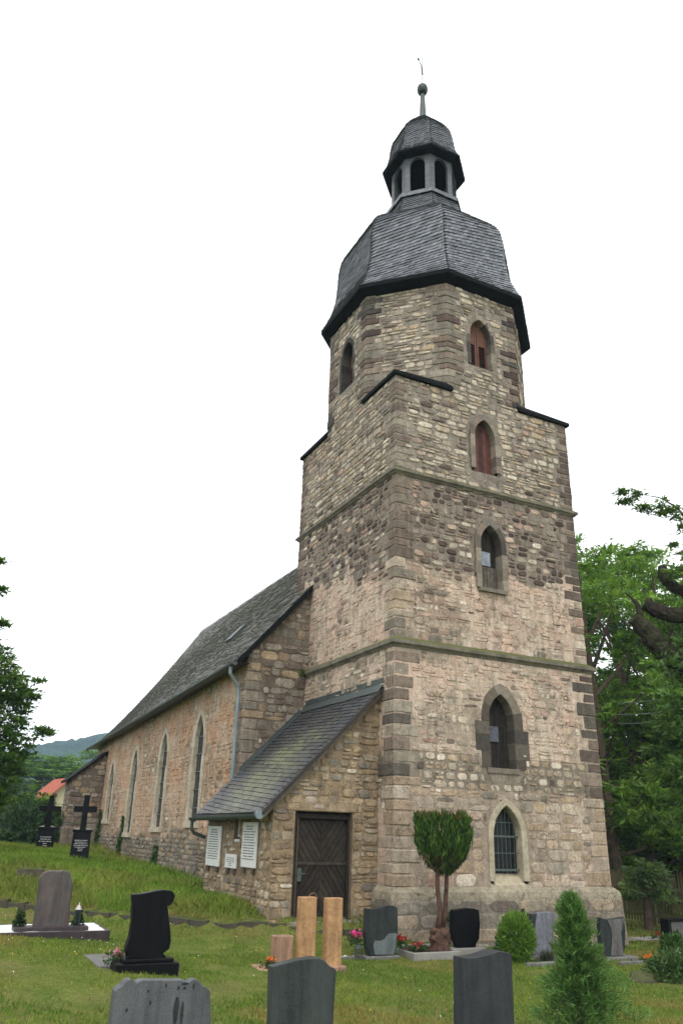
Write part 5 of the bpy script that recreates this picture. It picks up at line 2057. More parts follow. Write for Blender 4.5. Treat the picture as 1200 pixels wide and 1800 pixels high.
# 11 dark stone at the right border
P = spot(1192, 1668); s = px2m(P)
Q, X, Zp = mk(P, 1192, 1668, 0.1)
t = thing('gravestone', 'low gravestone with a black frame beyond the white-flowering plants', 'gravestone', P)
lbox('headstone', 'g_mid', t, (X(1180), .1, -.1), (X(1230), .24, .55))
lbox('side_frame', 'g_black', t, (X(1176), .05, -.1), (X(1181), .3, .56), .006)
lbox('top_frame', 'g_black', t, (X(1176), .05, .56), (X(1234), .3, .60), .006)
flower('flower_clump', 'dull red flowers near the low black-framed gravestone', tuple(spot(1162, 1654)), (.30, .03, .02), .16, .16, 110, spread=1.8)
o = MB(); o.box((-.4, -.25, -.06), (.4, .25, .05), bev=.015)
o = o.build('grave_slab', 'concrete'); o.location = tuple(spot(1136, 1653)); tag(o, 'flat pale grave slab in the lawn left of the dull red flowers', 'grave slab')

# crosses on the bank
def cross(label, px, ptop, pbase, dist, wpx, lean, rows, seed):
    b_ = at(px, pbase, dist); s = px2m(b_)
    P = np.array([b_[0], b_[1], b_[2]])
    t = thing('cross_monument', label, 'cross', P, 'black crosses on the bank', rz=-radians(8))
    k = 1 / s
    H = (pbase - ptop) * k * 1.02
    wb = wpx * k
    Q, X_, Z_ = mk(P, px, pbase, 0)
    H = Z_(ptop); hb = H * .43
    b = MB()
    vs = [(-wb / 2, -.14, -.3), (wb / 2, -.14, -.3), (wb / 2, .2, -.3), (-wb / 2, .2, -.3)]
    vt = [(-wb * .45, -.1, hb), (wb * .45, -.1, hb), (wb * .45, .16, hb), (-wb * .45, .16, hb)]
    b.add(vs + vt, [(0, 1, 5, 4), (1, 2, 6, 5), (2, 3, 7, 6), (3, 0, 4, 7), (4, 5, 6, 7)])
    b.box((-wb * .52, -.13, hb), (wb * .52, .2, hb + .07), bev=.015)
    b.build('pedestal', 'g_black', t)
    c = MB()
    aw = wb * .6; bt_ = .085; cz = H * .78
    c.prism([(-bt_, hb + .07), (bt_, hb + .07), (bt_ * .95 + lean * .5, cz - bt_), (aw + lean * .6, cz - bt_), (aw + lean * .6, cz + bt_), (bt_ + lean * .7, cz + bt_), (bt_ + lean, H), (-bt_ + lean, H), (-bt_ + lean * .7, cz + bt_), (-aw + lean * .6, cz + bt_), (-aw + lean * .6, cz - bt_), (-bt_ * .95 + lean * .5, cz - bt_)], -.06, .08, XZ)
    c.build('cross', 'g_black', t)
    for sg in (-1, 1):
        w_ = MB()
        x0, x1 = sorted((sg * .11, sg * wb * .48))
        w_.add([(x0, -.13, hb + .072), (x1, -.13, hb + .072), (x1, .16, hb + .072), (x0, .16, hb + .072), (x0 if sg > 0 else x1, -.02, hb + .13), (x0 if sg > 0 else x1, .1, hb + .13)],
               [(0, 1, 4), (1, 2, 5, 4), (2, 3, 5), (3, 0, 4, 5), (0, 3, 2, 1)] if sg > 0 else [(0, 1, 4), (1, 2, 5, 4), (2, 3, 5), (3, 0, 4, 5), (0, 3, 2, 1)])
        w_.build('shoulder_stone', 'concrete', t)
    tx = MB()
    Ft = (np.array([0, -.14 + .02, 0]), np.array([1., 0, 0]), np.array([0, .04 / hb * .9, 1.]), np.array([0, -1., 0]))
    Ft = (np.array([0, -.123, 0]), np.array([1., 0, 0]), np.array([0, .032, 1.]), np.array([0, -1., 0]))
    scribble(tx, Ft, -wb * .38, wb * .38, hb * .32, hb * .74, rows, seed, .004)
    tx.build('lettering', 'ink_white', t)
    return t


cross('black stone cross on a lettered pedestal in front of the hedge', 76, 1398, 1503, 31, 31, .0, 5, 3)
cross('black stone cross on a lettered pedestal in front of the buttress', 138, 1397, 1513, 27.5, 33, .0, 7, 5)

# old steps and the stone edging at the foot of the bank
P = spot(50, 1556); s = px2m(P)
t = thing('stone_steps', 'short mossy stone steps in the bank behind the reddish-grey gravestone', 'steps', P, rz=-.12)
M['mossy'] = m_stone_trim('mossy_old_stone', (.14, .115, .085), (.07, .055, .04), (.06, .075, .02))
for k in range(3):
    lbox('step', 'mossy', t, (-.35 + .02 * k, .0 + .32 * k, -.3 + .18 * k), (.36 - .02 * k, .38 + .32 * k, -.06 + .19 * k), .02)
em = MB()
for (ax, ay), (bx, by) in zip(EDGE[:-1], EDGE[1:]):
    L = hypot(bx - ax, by - ay); u = 0
    dx, dy = (bx - ax) / L, (by - ay) / L
    while u < L:
        w = min(rnd.uniform(.3, .7), L - u + .05)
        cx_, cy_ = ax + dx * (u + w / 2), ay + dy * (u + w / 2)
        z = g1(cx_ + dy * .12, cy_ - dx * .12)
        Fe = (np.array([cx_ + dy * .03, cy_ - dx * .03, z]), np.array([dx, dy, 0]), np.array([0, 0, 1.]), np.array([dy, -dx, 0]))
        h = rnd.uniform(.11, .15)
        o0 = len(em.v)
        j_ = lambda: rnd.uniform(-.02, .02)
        em.prism([(-w / 2 + .006, -.15), (w / 2 - .006, -.15), (w / 2 - .006 + j_() * .3, h + j_()), (w * .1, h + j_()), (-w / 2 + .006 + j_() * .3, h + j_())], -.18, .05 + j_(), Fe, (.2, .18, .15, 0), bev=.012)
        u += w
M['edge'] = m_stone_trim('edging_stone_moss', (.075, .065, .05), (.08, .07, .05), (.07, .085, .025))
e_ = em.build('stone_edging', 'edge'); tag(e_, 'low mossy stone edging along the foot of the grass bank', 'edging')

# ================================================================== PLANTS
def jitc(c, n, lo=.6, hi=1.4):
    return np.array(c) * npr.uniform(lo, hi, (n, 1)) * npr.uniform(.9, 1.1, (n, 3))


# ---- topiary yew with a double stem
t = thing('yew_tree', 'flat-topped topiary yew on two bare reddish stems in front of the tower', 'tree', YEW)
s = px2m(YEW)
Qy = mk(YEW, 779, 1680, 0)[0]
H = lambda py: Qy(779, py)[1]
xx = lambda px: Qy(px, 1600)[0]
tk = MB()
tk.lathe([(.0, -.1), (.21, -.05), (.19, .06), (.165, .15), (.17, .24), (.18, .32), (.12, .40), (.0, .42)], 16)
tk.v = [(x * f, y * f, z + rnd.uniform(-.02, .02)) for (x, y, z) in tk.v for f in (rnd.uniform(.8, 1.2),)]
for k in range(9):
    a = rnd.uniform(0, 2 * pi); r_ = .16
    tk.lathe([(.0, 0), (.05, .02), (.06, .07), (.03, .11), (.0, .12)], 7, (r_ * cos(a), r_ * sin(a), rnd.uniform(.0, .32)))
tk.tube([(-.05, 0, .35), (xx(773), .0, H(1600)), (xx(770), .02, H(1560)), (xx(770), 0, H(1520)), (xx(765), .03, H(1480))], [.065, .046, .042, .038, .028], 10)
tk.tube([(.05, .03, .35), (xx(785), .05, H(1600)), (xx(788), .05, H(1550)), (xx(789), .06, H(1510)), (xx(795), .04, H(1480))], [.06, .044, .04, .036, .028], 10)
for (a, b) in (((xx(772), 0, H(1535)), (xx(745), .05, H(1500))), ((xx(788), .05, H(1530)), (xx(806), .1, H(1512))), ((xx(788), .05, H(1520)), (xx(820), -.05, H(1490))), ((xx(770), 0, H(1522)), (xx(757), -.15, H(1490)))):
    m_ = (np.array(a) + np.array(b)) / 2 + np.array([0, 0, -.05])
    tk.tube([a, m_, b], [.03, .024, .014], 7)
tk.build('trunk', 'bark_red', t, smooth=True)
n = 13000
Pz = npr.uniform(0, 1, n)
zt = H(1430); zb = H(1532)
prof_r = np.interp(Pz, [0, .12, .28, .5, .8, .95, 1.0], [.14, .32, .47, .56, .58, .56, .51])
th = npr.uniform(0, 2 * pi, n)
lump = 1 + .07 * np.sin(3 * th + 1) + .10 * np.sin(8 * th + Pz * 5)
rr = prof_r * lump * npr.uniform(.25, 1, n) ** .35
zz = zb + (zt - zb) * Pz + .025 * np.sin(5 * th) * (Pz > .7) + npr.normal(size=n) * .025
P_ = np.stack([rr * np.cos(th) + xx(785), rr * np.sin(th) * .9 + .05, zz], 1)
A = unit(np.stack([np.cos(th) * .3, np.sin(th) * .3, np.full(n, 1.0)], 1) + npr.normal(size=(n, 3)) * .28) * npr.uniform(.045, .085, (n, 1))
B_ = unit(np.cross(A, npr.normal(size=(n, 3)))) * .014
c = jitc((.042, .088, .016), n)
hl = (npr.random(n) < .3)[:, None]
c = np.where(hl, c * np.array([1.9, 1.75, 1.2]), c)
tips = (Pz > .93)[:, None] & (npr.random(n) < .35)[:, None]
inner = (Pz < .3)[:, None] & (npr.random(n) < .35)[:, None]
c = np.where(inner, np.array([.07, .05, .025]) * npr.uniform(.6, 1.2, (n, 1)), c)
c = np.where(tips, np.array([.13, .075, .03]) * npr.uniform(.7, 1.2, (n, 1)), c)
hole = noise2(th * 1.3 + 20, Pz * 5, 3, 1.6, 2) + .12 * npr.normal(size=n)
kk_ = hole > .36
P_, A, B_, c = P_[kk_], A[kk_], B_[kk_], c[kk_]
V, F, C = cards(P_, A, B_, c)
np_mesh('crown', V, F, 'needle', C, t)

# ---- clipped round bush
P = spot(915, 1692); s = px2m(P)
t = thing('round_bush', 'clipped round bright green bush in front of the bluish-grey gravestone', 'bush', P)
r0 = 30 / s * 1.05
n = 6500
d = rand_dir(n)
d[:, 2] *= 1.25
P_ = d * r0 * npr.uniform(.55, 1.03, (n, 1)) ** .4 * (1 + .05 * np.sin(d[:, :1] * 9) * np.sin(d[:, 1:2] * 8)) + np.array([0, .1, r0 * 1.2])
stray = npr.random(n) < .04
P_[stray] = np.array([0, .1, r0 * 1.2]) + d[stray] * r0 * npr.uniform(1.03, 1.22, (int(stray.sum()), 1))
A = unit(d + npr.normal(size=(n, 3)) * .45 + np.array([0, 0, .3])) * npr.uniform(.04, .075, (n, 1))
B_ = unit(np.cross(A, npr.normal(size=(n, 3)))) * .011
c = jitc((.125, .235, .03), n, .5, 1.4)
V, F, C = cards(P_, A, B_, c)
np_mesh('foliage', V, F, 'needle', C, t)
b = MB(); b.tube([(0, .1, -.1), (0, .1, r0 * .8)], .03, 8); b.build('stem', 'bark', t)
o = MB(); o.box((-.3, -.1, -.08), (.35, .0, .07), bev=.02); o = o.build('edging_stone', 'g_kerb'); q = spot(945, 1698); o.location = tuple(q); tag(o, 'dark low edging stone at the foot of the round bush', 'edging stone')
# wispy grass tuft right of the bush
P = spot(962, 1694)
t = thing('grass_tuft', 'wispy dark ornamental grass tuft beside the round bush', 'plant', P)
n = 260
th = npr.uniform(0, 2 * pi, n); L = npr.uniform(.15, .32, n)
A = np.stack([np.cos(th) * .5, np.sin(th) * .5, np.full(n, .8)], 1) * L[:, None] * .6
V, F, C = cards(A * .9 + npr.normal(size=(n, 3)) * [.06, .05, 0], A, unit(np.cross(A, [0.1, .2, 1])) * .006, jitc((.07, .075, .05), n))
np_mesh('leaves', V, F, 'leaf', C, t)

# ---- feathery young conifer in the foreground
cb = at(1022, 1760, 10.6)
P = np.array([cb[0], cb[1], g1(cb[0], cb[1])]); s = px2m(np.array([P[0], P[1], .3]))
t = thing('young_conifer', 'feathery young spruce in the right foreground', 'conifer', P)
topz = at(997, 1572, 10.6)[2] - P[2]
tk = MB(); tk.tube([(0, 0, -.1), (0, 0, topz * .5), (-.06, 0, topz * .93)], [.035, .022, .006], 7); tk.build('trunk', 'bark', t)
PP, AA, CC = [], [], []
nb_ = 210
for k in range(nb_):
    f = (k / nb_) ** .8
    z = .02 + f * topz * .97
    R_ = .88 * np.interp(f, [0, .15, .35, .5, .68, .85, 1], [.70, .68, .52, .35, .27, .17, .03]) * rnd.uniform(.55, 1.2)
    a = k * 2.399 + rnd.uniform(-.3, .3)
    up_ = np.interp(f, [0, .5, 1], [.25, .55, 1.1])
    m_ = 130 if f < .6 else 80
    q = npr.uniform(.12, 1, m_) ** .8
    cxy = np.stack([np.cos(a) * R_ * q, np.sin(a) * R_ * q, z + R_ * q * up_ - .12 * q * (1 - f)], 1)
    cxy[:, 0] -= .06 * f
    spread = (1 - q * .75)[:, None] * .10 * (R_ + .15)
    pts = cxy + npr.normal(size=(m_, 3)) * (spread + .012)
    dirv = unit(np.array([cos(a), sin(a), up_ + .25]) + npr.normal(size=(m_, 3)) * .55)
    PP.append(pts); AA.append(dirv * npr.uniform(.03, .055, (m_, 1)))
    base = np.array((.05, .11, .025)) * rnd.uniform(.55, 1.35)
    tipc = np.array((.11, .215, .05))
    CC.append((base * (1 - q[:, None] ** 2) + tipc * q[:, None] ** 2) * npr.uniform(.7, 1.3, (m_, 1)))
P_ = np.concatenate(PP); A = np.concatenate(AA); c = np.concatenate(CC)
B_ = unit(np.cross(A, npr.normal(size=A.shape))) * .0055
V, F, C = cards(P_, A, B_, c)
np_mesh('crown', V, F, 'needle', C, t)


def shrub(name, label, cat, loc, size, n, col, leaf=(.05, .025), group=None, up=.3, parts=True):
    t = thing(name, label, cat, loc, group)
    d = rand_dir(n); d[:, 2] = np.abs(d[:, 2])
    lump = 1 + .22 * np.sin(d[:, 0] * 6 + loc[0] * 3) * np.cos(d[:, 1] * 5 + loc[1]) + .15 * np.sin(d[:, 2] * 9)
    P_ = d * np.array(size) * (npr.uniform(.15, 1, n) ** .45 * lump)[:, None]
    A = unit(d + npr.normal(size=(n, 3)) * .7 + [0, 0, up]) * npr.uniform(.7, 1.3, (n, 1)) * leaf[0]
    B_ = unit(np.cross(A, npr.normal(size=(n, 3)))) * leaf[1]
    V, F, C = cards(P_, A, B_, jitc(col, n, .5, 1.5))
    np_mesh('foliage', V, F, 'leaf', C, t)
    return t


# right border planting
shrub('low_shrub', 'loose green plant in front of the low black-framed gravestone', 'shrub', spot(1185, 1684), (.34, .3, .42), 1500, (.06, .12, .03), (.06, .02))
t = shrub('low_shrub', 'spreading plant with white blossoms at the right border of the lawn', 'shrub', spot(1185, 1722), (.6, .45, .4), 2200, (.065, .12, .035), (.05, .02))
n = 26
P_ = np.stack([npr.uniform(-.45, .45, n), npr.uniform(-.35, .2, n), npr.uniform(.15, .5, n)], 1)
cl = P_[npr.integers(0, 9, n)] + npr.normal(size=(n, 3)) * .025
A = unit(npr.normal(size=(n, 3))) * .025
V, F, C = cards(cl, A, unit(np.cross(A, npr.normal(size=(n, 3)))) * .022, jitc((.75, .72, .72), n, .85, 1.1))
np_mesh('blossoms', V, F, 'petal', C, t)
o = MB()
stone(o, (np.array([0, 0, 0]), np.array([1., 0, 0]), np.array([0, .9, .45]), np.array([0, -.4, .9])), -.5, .35, -.1, .25, .08, (.1, .09, .08, 0), rag=.3)
o = o.build('edging_stone', 'mossy'); o.location = tuple(spot(1150, 1725)); tag(o, 'rough dark edging stone left of the white-blossomed plant', 'edging stone')
shrub('yellowing_shrub', 'small yellow-green tuft left of the hourglass-fronted gravestone', 'shrub', spot(1052, 1700), (.2, .18, .24), 420, (.11, .12, .03), (.05, .012))
shrub('low_shrub', 'small dark plants at the tower foot left of the round bush', 'shrub', spot(882, 1676), (.16, .12, .3), 300, (.05, .1, .04), (.05, .03))
# plants by the reddish-grey gravestone
Pz_ = spot(92, 1650); s_ = px2m(Pz_)
for px, lab in ((38, 'small dark box plant left of the reddish-grey gravestone'), (140, 'small dark box plant right of the reddish-grey gravestone')):
    shrub('box_plant', lab, 'shrub', (Pz_[0] + (px - 92) / s_, Pz_[1] + .38, Pz_[2] + .16), (.1, .1, .24), 420, (.025, .05, .018), (.025, .015), 'box plants')
# little weeds in the tower masonry
for (x, z, lab) in ((1.2, -.45, 'tuft of weeds growing from the plinth behind the yew'), (3.1, -.42, 'weed growing from the plinth right of the barrel-shaped gravestone')):
    shrub('wall_weed', lab, 'weed', (x, -.25, z), (.07, .04, .16), 70, (.04, .09, .03), (.04, .025))
shrub('wall_weed', 'green weed where the tower string course meets the nave gable', 'weed', (-.12, 4.85, 5.25), (.1, .1, .2), 130, (.08, .12, .02), (.04, .02))
# ivy sprigs on the nave wall
for (px, y0, y1, w_, lab) in ((210, 1512, 1440, .12, 'tall thin ivy climbing the nave wall between the two middle windows'), (171, 1492, 1428, .25, 'ragged ivy climbing the nave wall beside the buttress'), (272, 1528, 1490, .16, 'short ivy on the nave wall under the second window')):
    p0 = None
    d_ = ray(px, y0); tt_ = (XS - CAM[0]) / d_[0]; p0 = CAM + d_ * tt_
    d_ = ray(px, y1); tt_ = (XS - CAM[0]) / d_[0]; p1 = CAM + d_ * tt_
    p1z = p0[2] + (y0 - y1) / px2m(p0)
    t = thing('ivy_plant', lab, 'ivy', (XS - .03, p0[1], p0[2] - .1), 'ivy on the nave wall')
    n = 420
    h = npr.uniform(0, 1, n) ** 1.3
    P_ = np.stack([-npr.uniform(.0, .09, n), npr.normal(size=n) * w_ * (1.25 - h) + .15 * np.sin(h * 6), h * (p1z - p0[2] + .1)], 1)
    A = unit(npr.normal(size=(n, 3)) + [-.3, 0, -.5]) * .055; B_ = unit(np.cross(A, npr.normal(size=(n, 3)))) * .04
    V, F, C = cards(P_, A, B_, jitc((.05, .10, .03), n, .5, 1.4))
    np_mesh('leaves', V, F, 'leaf', C, t)


# ================================================================== TREES
def leaf_cloud(blobs, per, leaf, col, light=.5, seed=1, droop=.25, shell=.5, flat=1.0):
    """leaf sprays in clumps: each blob (x, y, z, r) holds many sub-clumps; gaps stay between them"""
    g = np.random.default_rng(seed)
    PP, AA, BB, CC = [], [], [], []
    for (bx, by, bz, br) in blobs:
        ncl = max(6, int(per * br * br))
        d = unit(g.normal(size=(ncl, 3)))
        q = g.uniform(shell, 1.05, (ncl, 1))
        cen = np.array([bx, by, bz]) + d * q * br * np.array([1, 1, .8])
        for k in range(ncl):
            m_ = int(g.integers(16, 34))
            cr = g.uniform(.16, .34) * max(.6, min(br, 2.2)) * .55
            out = d[k] * .7 + np.array([0, 0, .25])
            off = g.normal(size=(m_, 3)) * cr * np.array([1.1, 1.1, .42 * flat])
            pts = cen[k] + off
            dirs = unit(off * .8 + out * cr * .8 + g.normal(size=(m_, 3)) * cr * .6 - np.array([0, 0, droop * cr]))
            nrm = unit(np.array([0, 0, 1.0]) + g.normal(size=(m_, 3)) * .55)
            B_ = unit(np.cross(dirs, nrm))
            ls = leaf * g.uniform(.6, 1.3, (m_, 1))
            PP.append(pts); AA.append(dirs * ls); BB.append(B_ * ls * g.uniform(.3, .5, (m_, 1)))
            cc = np.array(col) * g.uniform(.6, 1.3) * g.uniform(.75, 1.25, (m_, 1))
            if g.random() < light:
                cc = cc * np.array([1.5, 1.4, 1.1])
            CC.append(cc)
    P_ = np.concatenate(PP); A = np.concatenate(AA); B_ = np.concatenate(BB); c = np.concatenate(CC)
    return cards(P_, A, B_, c)


def make_tree(name, label, cat, loc, height, spread, col, seed, leaf=.16, per=26, group=None, bare=.22, nb=15, light=.45):
    """tapered trunk with limbs that end in the crown's clumps"""
    r_ = random.Random(seed)
    t = thing(name, label, cat, loc, group)
    blobs = []
    tk = MB()
    lean = (r_.uniform(-.06, .06), r_.uniform(-.06, .06))
    axis = [(lean[0] * height * f, lean[1] * height * f, height * f) for f in (-.02, .15, .35, .55, .75, .9)]
    R0 = height * .02
    tk.tube(axis, [R0 * 1.25, R0, R0 * .8, R0 * .6, R0 * .35, R0 * .12], 8)
    for k in range(nb):
        f = bare + (1 - bare) * (k + .5) / nb * .95
        a = k * 2.4 + r_.uniform(-.5, .5)
        wdt = 1.06 * spread * (1.0 if f < .6 else 1.0 - (f - .6) * 1.5) * r_.uniform(.45, .95)
        ex, ey, ez = lean[0] * height * f + cos(a) * wdt, lean[1] * height * f + sin(a) * wdt, height * min(f + .02, .95)
        sx, sy, sz = lean[0] * height * f * .75, lean[1] * height * f * .75, height * f * .78
        tk.tube([(sx, sy, sz), ((sx + ex) / 2, (sy + ey) / 2, (sz * .55 + ez * .45)), (ex, ey, ez)], [R0 * .35, R0 * .2, R0 * .06], 6)
        blobs.append((ex, ey, ez, spread * r_.uniform(.24, .42)))
    blobs.append((lean[0] * height, lean[1] * height, height * .93, spread * .36))
    tk.build('trunk', 'bark', t)
    V, F, C = leaf_cloud(blobs, per, leaf, col, light, seed)
    np_mesh('crown', V, F, 'leaf', C, t)
    return t


def copy_tree(src, label, loc, sx, sz, rz, group=None, cat='tree'):
    o = src.copy(); COL.objects.link(o)
    o.location = tuple(map(float, loc)); o.scale = (sx, sx, sz); o.rotation_euler = (0, 0, rz)
    o['label'] = label; o['category'] = cat
    if group:
        o['group'] = group
    elif 'group' in o:
        del o['group']
    for ch in src.children:
        c = ch.copy(); COL.objects.link(c); c.parent = o
    return o


def tree_at(px, pytop, dist):
    p = at(px, 1500, dist); tz = at(px, pytop, dist)[2]
    z = g1(p[0], p[1])
    return (p[0], p[1], z - .1), tz - z


GW = 'trees of the wood right of the tower'
loc, h0 = tree_at(1078, 948, 33)
treeA = make_tree('locust_tree', 'light green feathery tree just right of the tower', 'tree', loc, h0, 3.2, (.115, .205, .042), 3, .14, 20, GW, bare=.14, nb=20, light=.5)
hA = h0
loc, h0 = tree_at(1150, 985, 40)
treeB = make_tree('ash_tree', 'darker green tall tree behind the pollarded limbs', 'tree', loc, h0, 3.7, (.10, .19, .04), 8, .15, 17, GW, bare=.12, nb=20, light=.35)
hB = h0
for k, (px, pt_, d, src, lab, sx) in enumerate([
        (1030, 925, 43, 'A', 'tree whose top shows beside the tower string course', 1.0),
        (1195, 950, 37, 'A', 'feathery tree rising behind the thick pollard limbs', 1.05),
        (1105, 1160, 47, 'B', 'dark tree in the second row of the wood, above the fence', 1.2),
        (1185, 1090, 50, 'B', 'dark tree deep in the wood at the right border', 1.25),
        (1050, 1190, 52, 'B', 'dark tree deep in the wood close to the tower edge', 1.25),
        (1245, 960, 44, 'B', 'tree of the wood beyond the right border', 1.2),
        (1300, 1000, 36, 'A', 'feathery tree farther right in the wood', 1.1),
        (1140, 1180, 35, 'A', 'young light green tree standing just behind the fence', .85),
        (1065, 1230, 35, 'A', 'young light green tree behind the fence by the tower corner', .8),
        (1000, 1150, 48, 'B', 'dark tree of the wood hidden mostly behind the tower', 1.2)]):
    loc, h = tree_at(px, pt_, d)
    s_, hh = (treeA, hA) if src == 'A' else (treeB, hB)
    copy_tree(s_, lab, loc, sx, h / hh, k * 1.3 + .4, GW)
# undergrowth under the wood
n0 = []
for k in range(26):
    px = 1040 + k * 9 + rnd.uniform(-6, 6); d = rnd.uniform(37, 46)
    p = at(px, 1500, d)
    n0.append((p[0], p[1], g1(p[0], p[1]) + rnd.uniform(.5, 2.6), rnd.uniform(1.1, 1.9)))
V, F, C = leaf_cloud(n0, 18, .16, (.11, .20, .04), .4, 19)
u_ = np_mesh('undergrowth', V, F, 'leaf', C); u_['kind'] = 'stuff'
# far mass of woodland behind everything on the right
n0 = []
for k in range(46):
    px = 985 + k * 9 + rnd.uniform(-10, 10); d = rnd.uniform(60, 72)
    p = at(px, 1500, d)
    n0.append((p[0], p[1], g1(p[0], p[1]) + rnd.uniform(0, 4), rnd.uniform(1.8, 2.8)))
V, F, C = leaf_cloud(n0, 13, .36, (.06, .12, .035), .3, 29)
u_ = np_mesh('far_woodland', V, F, 'leaf', C); u_['kind'] = 'stuff'

# old pollarded tree reaching in from the right
OT = at(1330, 1500, 25.0)
OTB = np.array([OT[0], OT[1], g1(OT[0], OT[1])])
t = thing('pollarded_tree', 'old tree with thick sawn-off limbs reaching in from the right', 'tree', OTB)
A_ = lambda px, py, d=25.0: at(px, py, d) - OTB
tk = MB()
def limb(pts, radii, seg=10):
    P_ = np.array(pts, float); n_ = len(P_)
    t_ = np.linspace(0, n_ - 1, (n_ - 1) * 5 + 1)
    Q_ = np.stack([np.interp(t_, range(n_), P_[:, k]) for k in range(3)], 1)
    R_ = np.interp(t_, range(n_), radii) * .86
    sm = Q_.copy(); sm[1:-1] = (Q_[:-2] + 2 * Q_[1:-1] + Q_[2:]) / 4
    o0 = len(tk.v)
    tk.tube(sm, R_ * np.array([rnd.uniform(.88, 1.14) for _ in R_]), max(seg, 10))
    for i in range(o0, len(tk.v)):
        k = (i - o0) // max(seg, 10)
        f = .10 * R_[min(k, len(R_) - 1)]
        tk.v[i] = tuple(c + rnd.uniform(-f, f) for c in tk.v[i])


limb([np.array([0, 0, -.3]), np.array([0, 0, 2.2]), A_(1325, 1300), A_(1310, 1180)], [.75, .6, .55, .5], 12)
limb([A_(1312, 1200), A_(1240, 1195, 24.6), A_(1190, 1165, 24.2), A_(1160, 1140, 24), A_(1138, 1112, 23.8), A_(1113, 1086, 23.6)], [.42, .36, .33, .33, .31, .27], 12)
limb([A_(1138, 1112, 23.8), A_(1124, 1082, 23.7), A_(1119, 1060, 23.7), A_(1098, 1042, 23.7)], [.12, .1, .07, .02], 7)
limb([A_(1312, 1190), A_(1260, 1110, 24.8), A_(1210, 1084, 24.5), A_(1175, 1080, 24.2), A_(1150, 1072, 24.1), A_(1132, 1060, 24)], [.4, .32, .28, .27, .26, .24], 12)
limb([A_(1310, 1185), A_(1250, 1080, 25.5), A_(1210, 1045, 25.6), A_(1182, 1032, 25.6), A_(1166, 1016, 25.6), A_(1163, 996, 25.6)], [.34, .26, .23, .22, .2, .15], 10)
limb([A_(1308, 1160), A_(1280, 1020, 24), A_(1225, 940, 23), A_(1190, 893, 22.5), A_(1160, 875, 22.3), A_(1125, 869, 22.2)], [.2, .1, .06, .035, .02, .01], 7)
tk.build('trunk', 'bark_old', t)
bl = []
for (px, py, d, r_) in [(1185, 1190, 23.5, .85), (1215, 1250, 23, 1.1), (1180, 1290, 23.5, .8), (1205, 1340, 23.5, 1.0), (1230, 1160, 24, 1.0), (1195, 1010, 25, .4), (1232, 1000, 25, .7), (1200, 1090, 25.5, .5), (1170, 1240, 24, .6), (1260, 1300, 24, 1.2), (1172, 1345, 24, .6), (1240, 1420, 24.5, 1.2), (1280, 1100, 25, 1.3), (1310, 1040, 25, 1.3), (1360, 1100, 25, 1.5), (1400, 1180, 25, 1.5), (1350, 1200, 26, 1.4), (1330, 980, 25, 1.0), (1390, 1040, 25.5, 1.2), (1420, 1280, 25, 1.3), (1200, 965, 25.5, .4)]:
    bl.append((*A_(px, py, d), r_))
V, F, C = leaf_cloud(bl, 40, .11, (.10, .18, .055), .4, 41)
bl = []
for (px, py, r_) in [(1092, 874, .2), (1102, 880, .13), (1118, 868, .1), (1124, 892, .18), (1137, 898, .16), (1160, 886, .16), (1172, 890, .22), (1182, 900, .26), (1195, 915, .3), (1160, 905, .12), (1212, 925, .4), (1090, 866, .1), (1230, 935, .5)]:
    bl.append((*A_(px, py, 22.3), r_))
V2, F2, C2 = leaf_cloud(bl, 40, .065, (.085, .15, .035), .4, 43)
V, F, C = join([(V, F, C), (V2, F2, C2)])
np_mesh('crown', V, F, 'leaf', C, t)

# left tree hanging into the picture
LT = at(-190, 1480, 27)
LTB = np.array([LT[0], LT[1], g1(LT[0], LT[1])])
t = thing('leafy_tree', 'dense dark green tree leaning in from the left border', 'tree', LTB)
A_ = lambda px, py, d=26.0: at(px, py, d) - LTB
tk = MB()
tk.tube([np.array([0, 0, -.3]), A_(-185, 1350), A_(-150, 1200), A_(-120, 1050), A_(-90, 950)], [.35, .3, .24, .14, .04], 10)
for (a, b) in (((-180, 1330), (20, 1230)), ((-165, 1280), (50, 1290)), ((-150, 1200), (0, 1130)), ((-140, 1150), (-10, 1010)), ((-175, 1330), (30, 1360))):
    p, q = A_(*a), A_(*b)
    tk.tube([p, (p + q) / 2 + np.array([0, 0, -.15]), q], [.12, .07, .015], 7)
tk.build('trunk', 'bark', t)
bl = []
for (px, py, r_) in [(-20, 1180, .9), (10, 1225, .75), (30, 1235, .5), (-30, 1270, 1.0), (20, 1290, .6), (48, 1215, .35), (70, 1200, .16), (60, 1225, .2), (40, 1262, .4), (65, 1290, .28), (80, 1282, .16), (88, 1289, .1), (55, 1305, .25), (10, 1330, .7), (-40, 1350, 1.0), (30, 1350, .5), (0, 1150, .35), (15, 1165, .25), (-60, 1100, .9), (4, 1035, .12), (-5, 1040, .2), (6, 1096, .14), (-8, 1100, .25), (-2, 985, .1), (-60, 1000, .7), (-90, 1220, 1.3), (-100, 1350, 1.3), (5, 1400, .6), (-60, 1420, .9), (22, 1185, .25), (36, 1192, .2), (-130, 1080, 1.3), (-180, 1130, 1.5), (-240, 1200, 1.5), (-200, 1270, 1.4), (-150, 1000, 1.1), (-110, 940, .9), (-190, 1040, 1.2), (-280, 1290, 1.4), (-260, 1120, 1.2), (-90, 1050, .9), (-70, 1160, 1.0), (-250, 1360, 1.2)]:
    bl.append((*A_(px, py), r_))
V, F, C = leaf_cloud(bl, 100, .085, (.08, .155, .03), .4, 51, shell=.25)
np_mesh('crown', V, F, 'leaf', C, t)

